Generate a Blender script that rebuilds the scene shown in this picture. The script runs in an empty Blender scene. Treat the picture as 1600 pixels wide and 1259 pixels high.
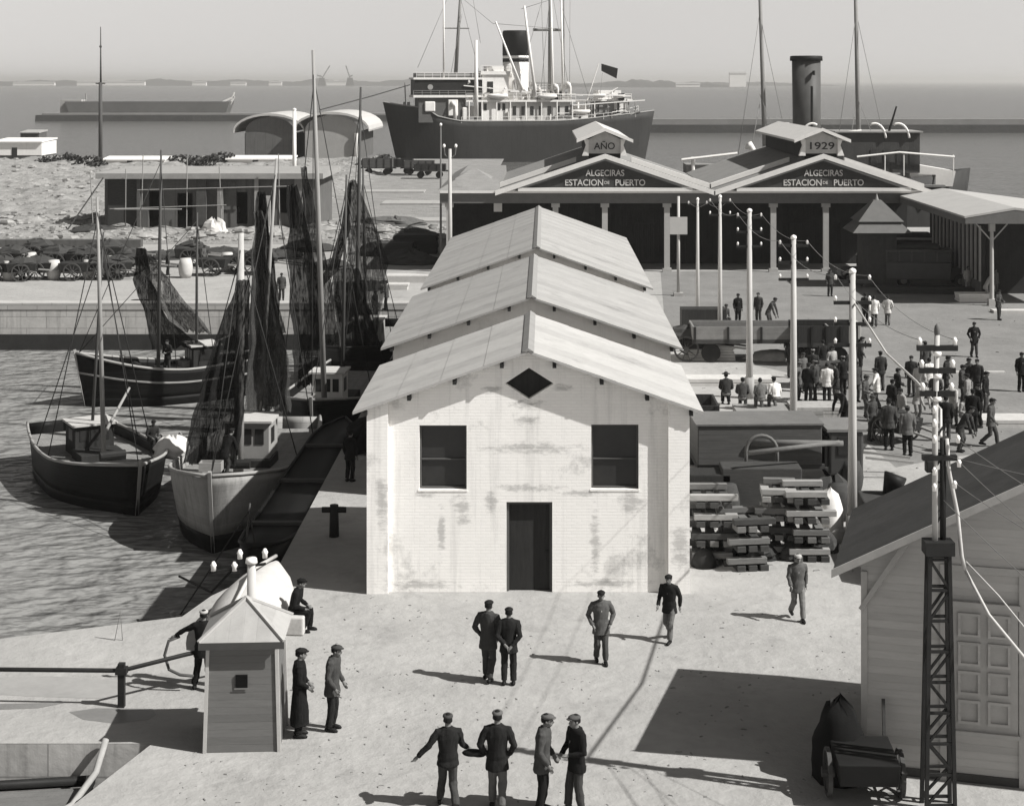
import bpy, bmesh, math, random
from mathutils import Vector, Matrix, noise
from mathutils.geometry import tessellate_polygon
random.seed(7)
S = bpy.context.scene
COL = S.collection
K, H, VX, VY = 2600.0, 13.6, 850.0, 127.0
WATER = -2.7
rad = math.radians

def G(px, py, z=0.0):
    """ground point (height z) seen at photo pixel px,py"""
    y = K*(H-z)/(py-VY)
    return Vector(((px-VX)/K*y, y, z))
def P(px, py, y):
    return Vector(((px-VX)/K*y, y, H-(py-VY)/K*y))

# ---------------------------------------------------------------- materials
def tint(v):
    t = min(1.0, max(0.0, v/0.5))
    return (v, v*(0.992-0.012*t), v*(0.968-0.018*t), 1)
MATS = {}
def nd(nt, typ, **kw):
    n = nt.nodes.new(typ)
    for k, v in kw.items():
        if k in n.inputs.keys(): n.inputs[k].default_value = v
        else: setattr(n, k, v)
    return n
def mth(nt, op, a, b=None, c=None):
    n = nt.nodes.new('ShaderNodeMath'); n.operation = op
    for i, q in enumerate((a, b, c)):
        if q is None: continue
        if isinstance(q, (int, float)): n.inputs[i].default_value = q
        else: nt.links.new(q, n.inputs[i])
    return n.outputs[0]
def M(name, v, rough=.9, var=.2, scale=3., bump=.0, bscale=None, stretch=(1,1,1), planks=None, axis=2,
      brick=None, stain=0., stain_scale=.8, corr=None, streak=0., alpha=None, metallic=0., coat=0, spec=.10):
    if name in MATS: return MATS[name]
    m = bpy.data.materials.new(name); m.use_nodes = True
    nt = m.node_tree; L = nt.links
    b = nt.nodes['Principled BSDF']
    b.inputs['Roughness'].default_value = rough
    b.inputs['Metallic'].default_value = metallic
    b.inputs['Specular IOR Level'].default_value = spec
    tc = nd(nt, 'ShaderNodeTexCoord')
    mp = nd(nt, 'ShaderNodeMapping'); mp.inputs['Scale'].default_value = stretch
    L.new(tc.outputs['Object'], mp.inputs['Vector'])
    n1 = nd(nt, 'ShaderNodeTexNoise', Scale=scale, Detail=6.0, Roughness=.62)
    L.new(mp.outputs[0], n1.inputs['Vector'])
    n2 = nd(nt, 'ShaderNodeTexNoise', Scale=scale*7.3, Detail=4.0, Roughness=.6)
    L.new(mp.outputs[0], n2.inputs['Vector'])
    a = mth(nt, 'SUBTRACT', n1.outputs[0], .5); c = mth(nt, 'SUBTRACT', n2.outputs[0], .5)
    f = mth(nt, 'MULTIPLY_ADD', a, 2.6*var, 1.0)
    f = mth(nt, 'MULTIPLY_ADD', c, 1.3*var, f)
    height = None
    sep = nd(nt, 'ShaderNodeSeparateXYZ'); L.new(tc.outputs['Object'], sep.inputs[0])
    if planks:
        q = mth(nt, 'DIVIDE', sep.outputs[axis], planks)
        fl = mth(nt, 'FLOOR', q); fr = mth(nt, 'FRACT', q)
        wn = nd(nt, 'ShaderNodeTexWhiteNoise', noise_dimensions='1D'); L.new(fl, wn.inputs['W'])
        w = mth(nt, 'MULTIPLY_ADD', mth(nt, 'SUBTRACT', wn.outputs[0], .5), .16, 1.0)
        f = mth(nt, 'MULTIPLY', f, w)
        tri = mth(nt, 'ABSOLUTE', mth(nt, 'SUBTRACT', fr, .5))
        height = mth(nt, 'LESS_THAN', tri, .45)
    if corr:
        q = mth(nt, 'MULTIPLY', sep.outputs[axis], 2*math.pi/corr)
        height = mth(nt, 'MULTIPLY', mth(nt, 'SINE', q), .5)
    if brick:
        br = nd(nt, 'ShaderNodeTexBrick', Scale=1.0); br.inputs['Brick Width'].default_value = brick[0]
        br.inputs['Row Height'].default_value = brick[1]; br.inputs['Mortar Size'].default_value = brick[2]
        br.inputs['Color1'].default_value = (1,1,1,1); br.inputs['Color2'].default_value = (brick[3],)*3+(1,)
        br.inputs['Mortar'].default_value = (brick[4],)*3+(1,)
        sw = nd(nt, 'ShaderNodeCombineXYZ'); ss = mth(nt, 'ADD', sep.outputs[0], sep.outputs[1])
        L.new(ss, sw.inputs[0]); L.new(sep.outputs[2], sw.inputs[1]); L.new(sw.outputs[0], br.inputs['Vector'])
        bw = nd(nt, 'ShaderNodeRGBToBW'); L.new(br.outputs['Color'], bw.inputs[0])
        f = mth(nt, 'MULTIPLY', f, bw.outputs[0])
        height = mth(nt, 'SUBTRACT', 1.0, br.outputs['Fac'])
    if stain:
        n3 = nd(nt, 'ShaderNodeTexNoise', Scale=stain_scale, Detail=8.0, Roughness=.7)
        L.new(tc.outputs['Object'], n3.inputs['Vector'])
        mr = nd(nt, 'ShaderNodeMapRange'); mr.inputs[1].default_value = .56; mr.inputs[2].default_value = .68
        mr.inputs[3].default_value = 1.0; mr.inputs[4].default_value = 1.0-stain
        L.new(n3.outputs[0], mr.inputs[0]); f = mth(nt, 'MULTIPLY', f, mr.outputs[0])
    if streak:
        m4 = nd(nt, 'ShaderNodeMapping'); m4.inputs['Scale'].default_value = (2.2, 2.2, .12)
        L.new(tc.outputs['Object'], m4.inputs['Vector'])
        n4 = nd(nt, 'ShaderNodeTexNoise', Scale=1.6, Detail=6.0, Roughness=.65); L.new(m4.outputs[0], n4.inputs['Vector'])
        mr = nd(nt, 'ShaderNodeMapRange'); mr.inputs[1].default_value = .52; mr.inputs[2].default_value = .72
        mr.inputs[3].default_value = 1.0; mr.inputs[4].default_value = 1.0-streak
        L.new(n4.outputs[0], mr.inputs[0]); f = mth(nt, 'MULTIPLY', f, mr.outputs[0])
    f = mth(nt, 'MAXIMUM', f, .05)
    mx = nd(nt, 'ShaderNodeVectorMath', operation='SCALE'); mx.inputs[0].default_value = tint(v)[:3]
    L.new(f, mx.inputs['Scale']); L.new(mx.outputs[0], b.inputs['Base Color'])
    if bump or height is not None:
        hh = mth(nt, 'MULTIPLY', n2.outputs[0], bump if bump else .15)
        if height is not None: hh = mth(nt, 'ADD', hh, height)
        bp = nd(nt, 'ShaderNodeBump', Strength=.7, Distance=.02 if not bscale else bscale)
        L.new(hh, bp.inputs['Height']); L.new(bp.outputs[0], b.inputs['Normal'])
    if alpha is not None:
        m5 = nd(nt, 'ShaderNodeMapping'); m5.inputs['Scale'].default_value = (5, 5, .9)
        L.new(tc.outputs['Object'], m5.inputs['Vector'])
        n5 = nd(nt, 'ShaderNodeTexNoise', Scale=2.2, Detail=7.0, Roughness=.75); L.new(m5.outputs[0], n5.inputs['Vector'])
        mr = nd(nt, 'ShaderNodeMapRange'); mr.inputs[1].default_value = .42; mr.inputs[2].default_value = .62
        mr.inputs[3].default_value = alpha[0]; mr.inputs[4].default_value = alpha[1]
        L.new(n5.outputs[0], mr.inputs[0]); L.new(mr.outputs[0], b.inputs['Alpha'])
    MATS[name] = m
    return m

plaster  = M('painted_brick', .9, .8, .05, 1.2, .3, bscale=.006, brick=(.27,.085,.008,.97,.95), stain=.36, stain_scale=.75, streak=.2)
plaster2 = M('limewash', .74, .85, .07, 1.5, .3, stain=.16, streak=.12)
roofm    = M('asbestos_sheet', .38, .85, .13, 1.4, .2, planks=1.02, corr=.17, axis=1, bscale=.02, stain=.24, stain_scale=.6, streak=.1)
roofold  = M('weathered_sheet', .31, .85, .15, 1.4, .2, planks=1.02, corr=.17, axis=1, bscale=.02, stain=.24, stain_scale=.6)
ridge    = M('ridge_tile', .24, .9, .15, 3)
darkwood = M('dark_wood', .030, .7, .35, 4, planks=.16, axis=0, stretch=(3,3,.4))
glassd   = M('dark_pane', .022, .35, .4, 1.2, spec=.4)
greywood = M('grey_boards', .15, .85, .22, 3, planks=.14, axis=2, stretch=(.5,.5,4))
shedwood = M('painted_boards', .42, .8, .14, 2.5, planks=.15, axis=2, stretch=(.5,.5,4), bscale=.008)
shedtrim = M('painted_trim', .40, .8, .12, 4)
darkroof = M('tarred_felt', .050, .9, .3, 1.6, .5, planks=.9, axis=1, bscale=.01)
fascia   = M('pale_board', .42, .8, .15, 5)
hutroof  = M('zinc_sheet', .32, .6, .14, 4, .2, planks=.28, axis=0, bscale=.01)
iron     = M('dark_iron', .025, .6, .3, 6, metallic=.2)
ironlt   = M('grey_iron', .12, .6, .2, 6)
polem    = M('pole_paint', .42, .8, .15, 5, stretch=(1,1,.2))
polewd   = M('pole_wood', .20, .85, .25, 5, stretch=(2,2,.2))
porc     = M('porcelain', .85, .3, .03, 3)
ropem    = M('rope_fibre', .30, .9, .2, 9)
ropedk   = M('tarred_rope', .035, .9, .2, 9)
wirem    = M('wire', .20, .5, .1, 3)
hullblk  = M('black_hull_paint', .007, .55, .4, 1.5, .2, planks=.22, axis=2, bscale=.01)
hullgrey = M('grey_hull_paint', .13, .6, .2, 1.2, .2, planks=.24, axis=2, bscale=.008, streak=.25)
hullwht  = M('white_hull_paint', .62, .6, .12, 1.2, .2, planks=.24, axis=2, bscale=.008, streak=.3)
hullpale = M('weathered_hull_paint', .28, .6, .18, 1.2, .2, planks=.24, axis=2, bscale=.008, streak=.35)
deckm    = M('deck_planks', .20, .85, .3, 3, planks=.15, axis=0, bscale=.008)
whitep   = M('white_paint', .74, .6, .06, 3, streak=.1)
greyp    = M('grey_paint', .28, .6, .12, 3)
blackp   = M('black_paint', .015, .55, .3, 3)
mastm    = M('mast_spar', .26, .7, .2, 4, stretch=(2,2,.2))
mastdk   = M('mast_dark', .07, .7, .2, 4, stretch=(2,2,.2))
netdk    = M('tarred_net', .012, .95, .5, 3, .5, stretch=(4,4,.5), alpha=(1.0,.82))
netmd    = M('brown_net', .045, .95, .45, 3, .5, stretch=(4,4,.5), alpha=(.97,.6))
canvas   = M('canvas', .60, .9, .1, 2, .3)
canvasdk = M('dark_canvas', .05, .9, .2, 2, .3)
shipside = M('ship_side', .040, .6, .22, .5, streak=.3, stretch=(1,1,.4))
shipblow = M('ship_bow_side', .05, .6, .22, .5, streak=.3)
stone    = M('quay_stone', .46, .9, .22, .8, .6, brick=(2.4,.7,.02,.88,.6), streak=.35)
concrete = M('concrete', .32, .9, .2, .6, .4, stain=.25, streak=.3)
concdk   = M('weathered_concrete', .10, .9, .35, .8, .4, stain=.3, streak=.35)
rubblem  = M('rubble', .25, .95, .45, .9, 1.6, bscale=.2, stretch=(.45,1,1), stain=.35, stain_scale=.35)
stonelt  = M('loose_stone', .26, .95, .55, .35, .8)
bushm    = M('bush_leaves', .035, .9, .5, 3)
hillm    = M('distant_land', .07, .95, .25, .004)
statroof = M('station_roof_tiles', .22, .9, .2, 1.2, .4, corr=.32, axis=1, bscale=.03, stain=.2)
statwht  = M('station_white_trim', .66, .8, .1, 3)
statgrey = M('station_grey_fascia', .12, .8, .18, 2)
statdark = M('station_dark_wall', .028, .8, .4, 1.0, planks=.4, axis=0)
slate    = M('sign_board', .05, .8, .2, 3)
letterm  = M('sign_letter', .50, .85, .25, 5)
timber   = M('sawn_timber', .26, .85, .3, 3, stretch=(1,6,6))
timbdk   = M('creosoted_timber', .05, .85, .4, 3, stretch=(1,6,6))
truckm   = M('vehicle_dark_paint', .04, .4, .3, 2, spec=.5)
truckg   = M('vehicle_grey_boards', .075, .8, .28, 3, planks=.2, axis=2, stretch=(.5,.5,4))
tyre     = M('rubber', .014, .9, .2, 5)
skinm    = M('skin', .15, .6, .1, 6)
leather  = M('black_leather', .012, .5, .2, 6)
def cloth(v): return M('cloth_%02d' % round(v*100), v, .95, .25, 9, .3)
cliff    = M('rock', .12, .95, .35, .3, 1.0, bscale=.3)

# ---------------------------------------------------------------- mesh builder
class MB:
    def __init__(s): s.v = []; s.f = []; s.m = []; s.cur = 0; s.X = None
    def add(s, vs, fs):
        o = len(s.v)
        if s.X is not None: vs = [s.X @ Vector(q) for q in vs]
        s.v += [tuple(q) for q in vs]
        for f in fs: s.f.append(tuple(i+o for i in f)); s.m.append(s.cur)
        return s
    def box(s, x0, x1, y0, y1, z0, z1):
        v = [(x,y,z) for z in (z0,z1) for y in (y0,y1) for x in (x0,x1)]
        return s.add(v, [(0,2,3,1),(4,5,7,6),(0,1,5,4),(2,6,7,3),(0,4,6,2),(1,3,7,5)])
    def hexa(s, b, t):
        return s.add(list(b)+list(t), [(3,2,1,0),(4,5,6,7)]+[(i,(i+1)%4,(i+1)%4+4,i+4) for i in range(4)])
    def rings(s, R, cap=True, close=True):
        n = len(R[0]); v = [p for r in R for p in r]; f = []
        for i in range(len(R)-1):
            for j in range(n if close else n-1):
                k = (j+1) % n
                f.append((i*n+j, i*n+k, (i+1)*n+k, (i+1)*n+j))
        if cap and close: f += [tuple(range(n))[::-1], tuple((len(R)-1)*n+j for j in range(n))]
        return s.add(v, f)
    def tube(s, pts, r, n=7, cap=True):
        pts = [Vector(p) for p in pts]
        if isinstance(r, (int, float)): r = [r]*len(pts)
        R = []; up = None
        for i, p in enumerate(pts):
            d = (pts[min(i+1, len(pts)-1)]-pts[max(i-1, 0)])
            if d.length < 1e-6: d = Vector((0,0,1))
            d.normalize()
            if up is None: up = d.orthogonal().normalized()
            else:
                up = up-d*up.dot(d)
                up = up.normalized() if up.length > 1e-5 else d.orthogonal().normalized()
            w = d.cross(up)
            R.append([p+(up*math.cos(a)+w*math.sin(a))*r[i] for a in [2*math.pi*j/n for j in range(n)]])
        return s.rings(R, cap)
    def ell(s, c, rx, ry, rz, n=10, m=7, z0=-1., z1=1.):
        R = []
        for i in range(m):
            t = z0+(z1-z0)*i/(m-1); t = max(-.995, min(.995, t)); q = math.sqrt(1-t*t)
            R.append([(c[0]+rx*q*math.cos(2*math.pi*j/n), c[1]+ry*q*math.sin(2*math.pi*j/n), c[2]+rz*t) for j in range(n)])
        return s.rings(R)
    def prism(s, poly, y0, y1):
        n = len(poly)
        v = [(x,y0,z) for x,z in poly]+[(x,y1,z) for x,z in poly]
        return s.add(v, [tuple(range(n)), tuple(range(n,2*n))[::-1]]+[(i,i+n,(i+1)%n+n,(i+1)%n) for i in range(n)])
    def prismz(s, poly, z0, z1):
        n = len(poly)
        v = [(x,y,z0) for x,y in poly]+[(x,y,z1) for x,y in poly]
        return s.add(v, [tuple(range(n))[::-1], tuple(range(n,2*n))]+[(i,(i+1)%n,(i+1)%n+n,i+n) for i in range(n)])
    def prismx(s, poly, x0, x1):
        n = len(poly)
        v = [(x0,y,z) for y,z in poly]+[(x1,y,z) for y,z in poly]
        return s.add(v, [tuple(range(n))[::-1], tuple(range(n,2*n))]+[(i,(i+1)%n,(i+1)%n+n,i+n) for i in range(n)])
    def beam(s, a, b, w, h=None):
        a = Vector(a); b = Vector(b); h = h or w
        d = (b-a).normalized(); u = Vector((0,0,1))
        if abs(d.z) > .95: u = Vector((0,1,0))
        x = d.cross(u).normalized(); z = x.cross(d)
        c = lambda p: [p-x*w/2-z*h/2, p+x*w/2-z*h/2, p+x*w/2+z*h/2, p-x*w/2+z*h/2]
        return s.hexa(c(a), c(b))
    def wheel(s, c, r, w, ax='x', n=18, hub=.0):
        d = Vector((1,0,0)) if ax == 'x' else Vector((0,1,0))
        c = Vector(c); return s.tube([c-d*w/2, c-d*w*.42, c+d*w*.42, c+d*w/2], [r*.93, r, r, r*.93], n)
    def holes(s, outer, holes, y0, y1):
        """wall in xz with openings; y0 front face, y1 back face"""
        loops = [outer]+holes; flat = [p for l in loops for p in l]; n = len(flat)
        tris = tessellate_polygon([[Vector((x,z,0)) for x,z in l] for l in loops])
        v = [(x,y0,z) for x,z in flat]+[(x,y1,z) for x,z in flat]
        f = [tuple(t) for t in tris]+[tuple(i+n for i in t)[::-1] for t in tris]
        o = 0
        for l in loops:
            k = len(l)
            for i in range(k): f.append((o+i, o+(i+1)%k, o+(i+1)%k+n, o+i+n))
            o += k
        return s.add(v, f)
    def mesh(s, name, mat, smooth=False):
        me = bpy.data.meshes.new(name); me.from_pydata(s.v, [], s.f)
        mats = mat if isinstance(mat, (list, tuple)) else [mat]
        for q in mats: me.materials.append(q)
        if len(mats) > 1: me.polygons.foreach_set('material_index', s.m)
        bm = bmesh.new(); bm.from_mesh(me); bmesh.ops.recalc_face_normals(bm, faces=bm.faces); bm.to_mesh(me); bm.free()
        if smooth:
            me.polygons.foreach_set('use_smooth', [True]*len(me.polygons))
        me.update(); return me
    def build(s, name, mat, root=None, smooth=False, loc=None, rz=0, bevel=0):
        return link(name, s.mesh(name, mat, smooth), root, loc, rz, bevel)

def link(name, me, root=None, loc=None, rz=0, bevel=0):
    o = bpy.data.objects.new(name, me); COL.objects.link(o)
    if root is not None: o.parent = root
    if loc is not None: o.location = loc
    o.rotation_euler = (0,0,rz)
    if bevel:
        b = o.modifiers.new('Bevel', 'BEVEL'); b.width = bevel; b.segments = 2; b.limit_method = 'ANGLE'; b.angle_limit = rad(40)
    return o
def tag(o, label=None, cat=None, group=None, kind=None):
    if label: o['label'] = label
    if cat: o['category'] = cat
    if group: o['group'] = group
    if kind: o['kind'] = kind
    return o
def E(name, loc, label, cat, group=None, rz=0):
    o = bpy.data.objects.new(name, None); o.empty_display_size = .3
    COL.objects.link(o); o.location = loc; o.rotation_euler = (0,0,rz)
    return tag(o, label, cat, group)
def copy_tree(o, parent=None):
    c = o.copy(); COL.objects.link(c)
    if parent is not None: c.parent = parent
    for ch in list(o.children): copy_tree(ch, c)
    return c
def dup(o, loc, label=None, group=None, rz=None, scale=None):
    c = copy_tree(o); c.location = loc
    if label: c['label'] = label
    if group: c['group'] = group
    if rz is not None: c.rotation_euler = (0,0,rz)
    if scale: c.scale = (scale,)*3
    return c
def rope(name, pts, r, mat, label=None, cat='rope', group=None, root=None, n=5, sag=0.0, seg=10):
    if len(pts) == 2 and sag:
        a, b = Vector(pts[0]), Vector(pts[1])
        pts = [a.lerp(b, t/seg)-Vector((0,0,4*sag*(t/seg)*(1-t/seg))) for t in range(seg+1)]
    base = Vector(pts[0]) if root is None else Vector((0,0,0))
    o = MB().tube([Vector(p)-base for p in pts], r, n).build(name, mat, root, True, loc=None if root is not None else base)
    if label: tag(o, label, cat, group)
    return o
def text(s, size, name, mat, root, loc, depth=.03, width=None, align='CENTER'):
    cu = bpy.data.curves.new(name, 'FONT'); cu.body = s; cu.size = size; cu.extrude = depth; cu.align_x = align
    cu.offset = size*.012
    t = bpy.data.objects.new(name, cu); COL.objects.link(t)
    dg = bpy.context.evaluated_depsgraph_get(); dg.update()
    me = bpy.data.meshes.new_from_object(t.evaluated_get(dg)); bpy.data.objects.remove(t)
    me.name = name; me.materials.clear(); me.materials.append(mat)
    xs = [v.co.x for v in me.vertices]
    k = width/(max(xs)-min(xs)) if width else 1
    for v in me.vertices: v.co = Vector((v.co.x*k, -v.co.z, v.co.y))
    return link(name, me, root, loc)
def remeshed(mb, name, mat, voxel=.012, ratio=.3, smooth=2, fold=0):
    me = mb.mesh(name+'_tmp', mat)
    o = bpy.data.objects.new('tmp', me); COL.objects.link(o)
    r = o.modifiers.new('r', 'REMESH'); r.mode = 'VOXEL'; r.voxel_size = voxel
    if smooth:
        q = o.modifiers.new('s', 'SMOOTH'); q.iterations = smooth; q.factor = .5
    if ratio < 1:
        d = o.modifiers.new('d', 'DECIMATE'); d.ratio = ratio
    dg = bpy.context.evaluated_depsgraph_get(); dg.update()
    out = bpy.data.meshes.new_from_object(o.evaluated_get(dg)); bpy.data.objects.remove(o)
    out.name = name; out.materials.clear(); out.materials.append(mat)
    if fold:
        bm = bmesh.new(); bm.from_mesh(out); bm.normal_update()
        for v in bm.verts:
            c = v.co; k = noise.noise(Vector((c.x*9,c.y*9,c.z*5.5)))+.6*noise.noise(Vector((c.x*20,c.y*20,c.z*13+4)))+.5*noise.noise(Vector((c.x*4+c.z*11,c.y*4,c.z*11)))
            v.co = c+v.normal*fold*k
        bm.to_mesh(out); bm.free()
    out.polygons.foreach_set('use_smooth', [True]*len(out.polygons)); out.update()
    return out

# ---------------------------------------------------------------- camera, light, sky
cam = bpy.data.cameras.new('camera'); co = bpy.data.objects.new('camera', cam); COL.objects.link(co)
co.location = (0,0,H); co.rotation_euler = (rad(90),0,0)
cam.sensor_width = 36; cam.sensor_fit = 'HORIZONTAL'; cam.lens = 36*K/1600
cam.shift_x = (800-VX)/1600; cam.shift_y = -(629.5-VY)/1600
cam.clip_start = .5; cam.clip_end = 60000
S.camera = co
SUN_EL, SUN_A = 45.0, 18.5
sun = bpy.data.lights.new('sun', 'SUN'); sun.energy = 4.6; sun.angle = rad(.5); sun.color = (1,.985,.955)
so = bpy.data.objects.new('sun', sun); COL.objects.link(so); so.location = (60,-20,80)
d = Vector((-math.cos(rad(SUN_EL))*math.cos(rad(SUN_A)), math.cos(rad(SUN_EL))*math.sin(rad(SUN_A)), -math.sin(rad(SUN_EL))))
so.rotation_euler = d.to_track_quat('-Z', 'Y').to_euler()
BOOST = 2.25
W = bpy.data.worlds.new('World'); S.world = W; W.use_nodes = True
nt = W.node_tree; bg = nt.nodes['Background']
sky = nt.nodes.new('ShaderNodeTexSky'); sky.sky_type = 'NISHITA'; sky.sun_disc = False
sky.sun_elevation = rad(SUN_EL); sky.sun_rotation = rad(90+SUN_A); sky.altitude = 10; sky.air_density = 1.0; sky.dust_density = 1.6; sky.ozone_density = 1
bw = nt.nodes.new('ShaderNodeRGBToBW'); sc = nt.nodes.new('ShaderNodeVectorMath'); sc.operation = 'SCALE'; sc.inputs[0].default_value = (1,.975,.95)
nt.links.new(sky.outputs[0], bw.inputs[0])
geo = nt.nodes.new('ShaderNodeTexCoord'); sp3 = nt.nodes.new('ShaderNodeSeparateXYZ'); nt.links.new(geo.outputs['Generated'], sp3.inputs[0])
cl = nt.nodes.new('ShaderNodeMath'); cl.operation = 'MAXIMUM'; cl.inputs[1].default_value = .13; nt.links.new(sp3.outputs[2], cl.inputs[0])
cx3 = nt.nodes.new('ShaderNodeCombineXYZ'); nt.links.new(sp3.outputs[0], cx3.inputs[0]); nt.links.new(sp3.outputs[1], cx3.inputs[1]); nt.links.new(cl.outputs[0], cx3.inputs[2])
nv = nt.nodes.new('ShaderNodeVectorMath'); nv.operation = 'NORMALIZE'; nt.links.new(cx3.outputs[0], nv.inputs[0]); nt.links.new(nv.outputs[0], sky.inputs[0])
rmp = nt.nodes.new('ShaderNodeMapRange'); rmp.interpolation_type = 'SMOOTHSTEP'      # bright hazy band low over the sea
for i_, q_ in enumerate((.05,.26,BOOST,1.0)): rmp.inputs[i_+1].default_value = q_
nt.links.new(sp3.outputs[2], rmp.inputs[0])
mu = nt.nodes.new('ShaderNodeMath'); mu.operation = 'MULTIPLY'; nt.links.new(bw.outputs[0], mu.inputs[0]); nt.links.new(rmp.outputs[0], mu.inputs[1])
nt.links.new(mu.outputs[0], sc.inputs['Scale'])
nt.links.new(sc.outputs[0], bg.inputs[0])
bg.inputs[1].default_value = .05
S.view_settings.view_transform = 'Standard'; S.view_settings.look = 'None'; S.view_settings.exposure = .64; S.view_settings.gamma = 1
S.render.engine = 'CYCLES'
# ================================================================ SETTING
S.cycles.use_denoising = True
groundm = M('quay_paving', .305, .95, .22, .34, 1.6, bscale=.05, stain=.22, stain_scale=.30)
# quay: one sheet with vertical walls down into the water
quay_poly = [(-8.05,34.2),(-11.6,21.4),(-12.0,15),(80,15),(80,155),(-24,155),(-24,292),(-150,292),(-150,101),(-7.6,101),
             (-7.45,47),(-8.8,44),(-9.2,42.3),(-13.3,40.6),(-30,39.6),(-30,34.2)]
mb = MB(); loop = [Vector((x,y,0)) for x,y in quay_poly]
tris = tessellate_polygon([loop]); n = len(loop)
mb.add([(x,y,0) for x,y in quay_poly], [tuple(t) for t in tris])
mb.cur = 1
mb.add([(x,y,0) for x,y in quay_poly]+[(x,y,-7) for x,y in quay_poly], [(i,(i+1)%n,(i+1)%n+n,i+n) for i in range(n)])
tag(mb.build('quay_ground', [groundm, stone]), kind='structure')
# coping stones of the far pier and tide-dark footing
mb = MB(); mb.box(-150,-7.3,100.96,102.0,-.28,.16); tag(mb.build('quay_kerb', M('coping_stone', .40, .9, .15, 1, .3, brick=(1.8,5,.02,.9,.6)), bevel=.03), kind='structure')
mb = MB(); mb.box(-150,-7.55,100.86,101.2,-3.4,-1.75); mb.box(-7.85,-7.45,47,100.8,-3.4,-1.6)
tag(mb.build('quay_footing', M('weed_dark_stone', .035, .8, .3, 1, .5)), kind='structure')

# water
wm = bpy.data.materials.new('harbour_water'); wm.use_nodes = True
nt = wm.node_tree; b = nt.nodes['Principled BSDF']
b.inputs['Base Color'].default_value = (.20,.199,.194,1); b.inputs['Roughness'].default_value = .18; b.inputs['IOR'].default_value = 1.14
tc = nd(nt, 'ShaderNodeTexCoord'); mp = nd(nt, 'ShaderNodeMapping'); mp.inputs['Scale'].default_value = (.62,1.0,1); mp.inputs['Rotation'].default_value = (0,0,rad(6))
nt.links.new(tc.outputs['Object'], mp.inputs[0])
n1 = nd(nt, 'ShaderNodeTexNoise', Scale=1.25, Detail=2.5, Roughness=.5, Distortion=.0); nt.links.new(mp.outputs[0], n1.inputs['Vector'])
n2 = nd(nt, 'ShaderNodeTexNoise', Scale=.16, Detail=3.0, Roughness=.5); nt.links.new(mp.outputs[0], n2.inputs['Vector'])
hh = mth(nt, 'MULTIPLY_ADD', n2.outputs[0], 1.4, n1.outputs[0])
bp = nd(nt, 'ShaderNodeBump', Strength=1.0, Distance=.8); nt.links.new(hh, bp.inputs['Height']); nt.links.new(bp.outputs[0], b.inputs['Normal'])
wm2 = wm.copy(); wm2.name = 'open_sea'; wm2.node_tree.nodes['Principled BSDF'].inputs['Base Color'].default_value = (.085,.084,.081,1)
mb = MB(); mb.add([(-16000,5,WATER),(16000,5,WATER),(16000,100.9,WATER),(-16000,100.9,WATER)], [(0,1,2,3)]); tag(mb.build('harbour_water', wm), kind='structure')
mb = MB(); mb.add([(-16000,100.9,WATER),(16000,100.9,WATER),(16000,30000,WATER),(-16000,30000,WATER)], [(0,1,2,3)]); tag(mb.build('sea_water', wm2), kind='structure')

# rubble field beyond the pier
def terrain(name, x0, x1, y0, y1, nx, ny, fn, mat):
    v = []; f = []
    for j in range(ny+1):
        for i in range(nx+1):
            x = x0+(x1-x0)*i/nx; y = y0+(y1-y0)*j/ny; v.append((x,y,fn(x,y)))
    for j in range(ny):
        for i in range(nx): a = j*(nx+1)+i; f.append((a,a+1,a+nx+2,a+nx+1))
    return tag(MB().add(v, f).build(name, mat, smooth=False), kind='structure')
def rub(x, y):
    e = min(1, (y-139)/4, (291-y)/5, (-23.2-x)/2.5 if y > 153 else (-7.2-x)/2.0)
    q = noise.noise(Vector((x*.10,y*.07,1)))*.7+noise.noise(Vector((x*.35,y*.25,5)))*.55+noise.noise(Vector((x*.9,y*.7,9)))*.3
    return max(-.3, .35+q)*max(0, min(1, e))+.012
terrain('rubble_ground', -120, -7, 139, 291, 190, 150, rub, rubblem)
mb = MB()
for i in range(2300):
    y = random.choice((random.uniform(140,285),random.uniform(140,165))); x = random.uniform(-.335*y, -24 if y > 152 else -8)
    if -42 < x < -18 and 146 < y < 166: continue
    s_ = random.uniform(.07,.26) if random.random() < .9 else random.uniform(.3,.6)
    c = Vector((x,y,rub(x,y)+s_*.2)); R = []
    for t in (-.8,0,.8):
        R.append([(c.x+s_*1.6*random.uniform(.6,1.1)*math.cos(a)*(1-.4*abs(t)), c.y+s_*random.uniform(.6,1.1)*math.sin(a)*(1-.4*abs(t)), c.z+s_*.5*t) for a in (0,1.2,2.5,3.8,5)])
    mb.rings(R)
tag(mb.build('loose_rubble', stonelt), 'pale broken stone and building rubble spread over the waste ground', 'rubble', kind='stuff')

# shallow pale strip of slipway water edge
mb = MB(); mb.prismz([(-30,39.7),(-13.3,40.7),(-9.2,42.4),(-8.8,44.1),(-7.5,46.8),(-8.6,47.4),(-10.5,46.2),(-14.5,44.6),(-30,43.2)], -4, -2.62)
tag(mb.build('slipway_foot', M('wet_concrete', .30, .5, .2, .8)), kind='structure')

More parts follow.
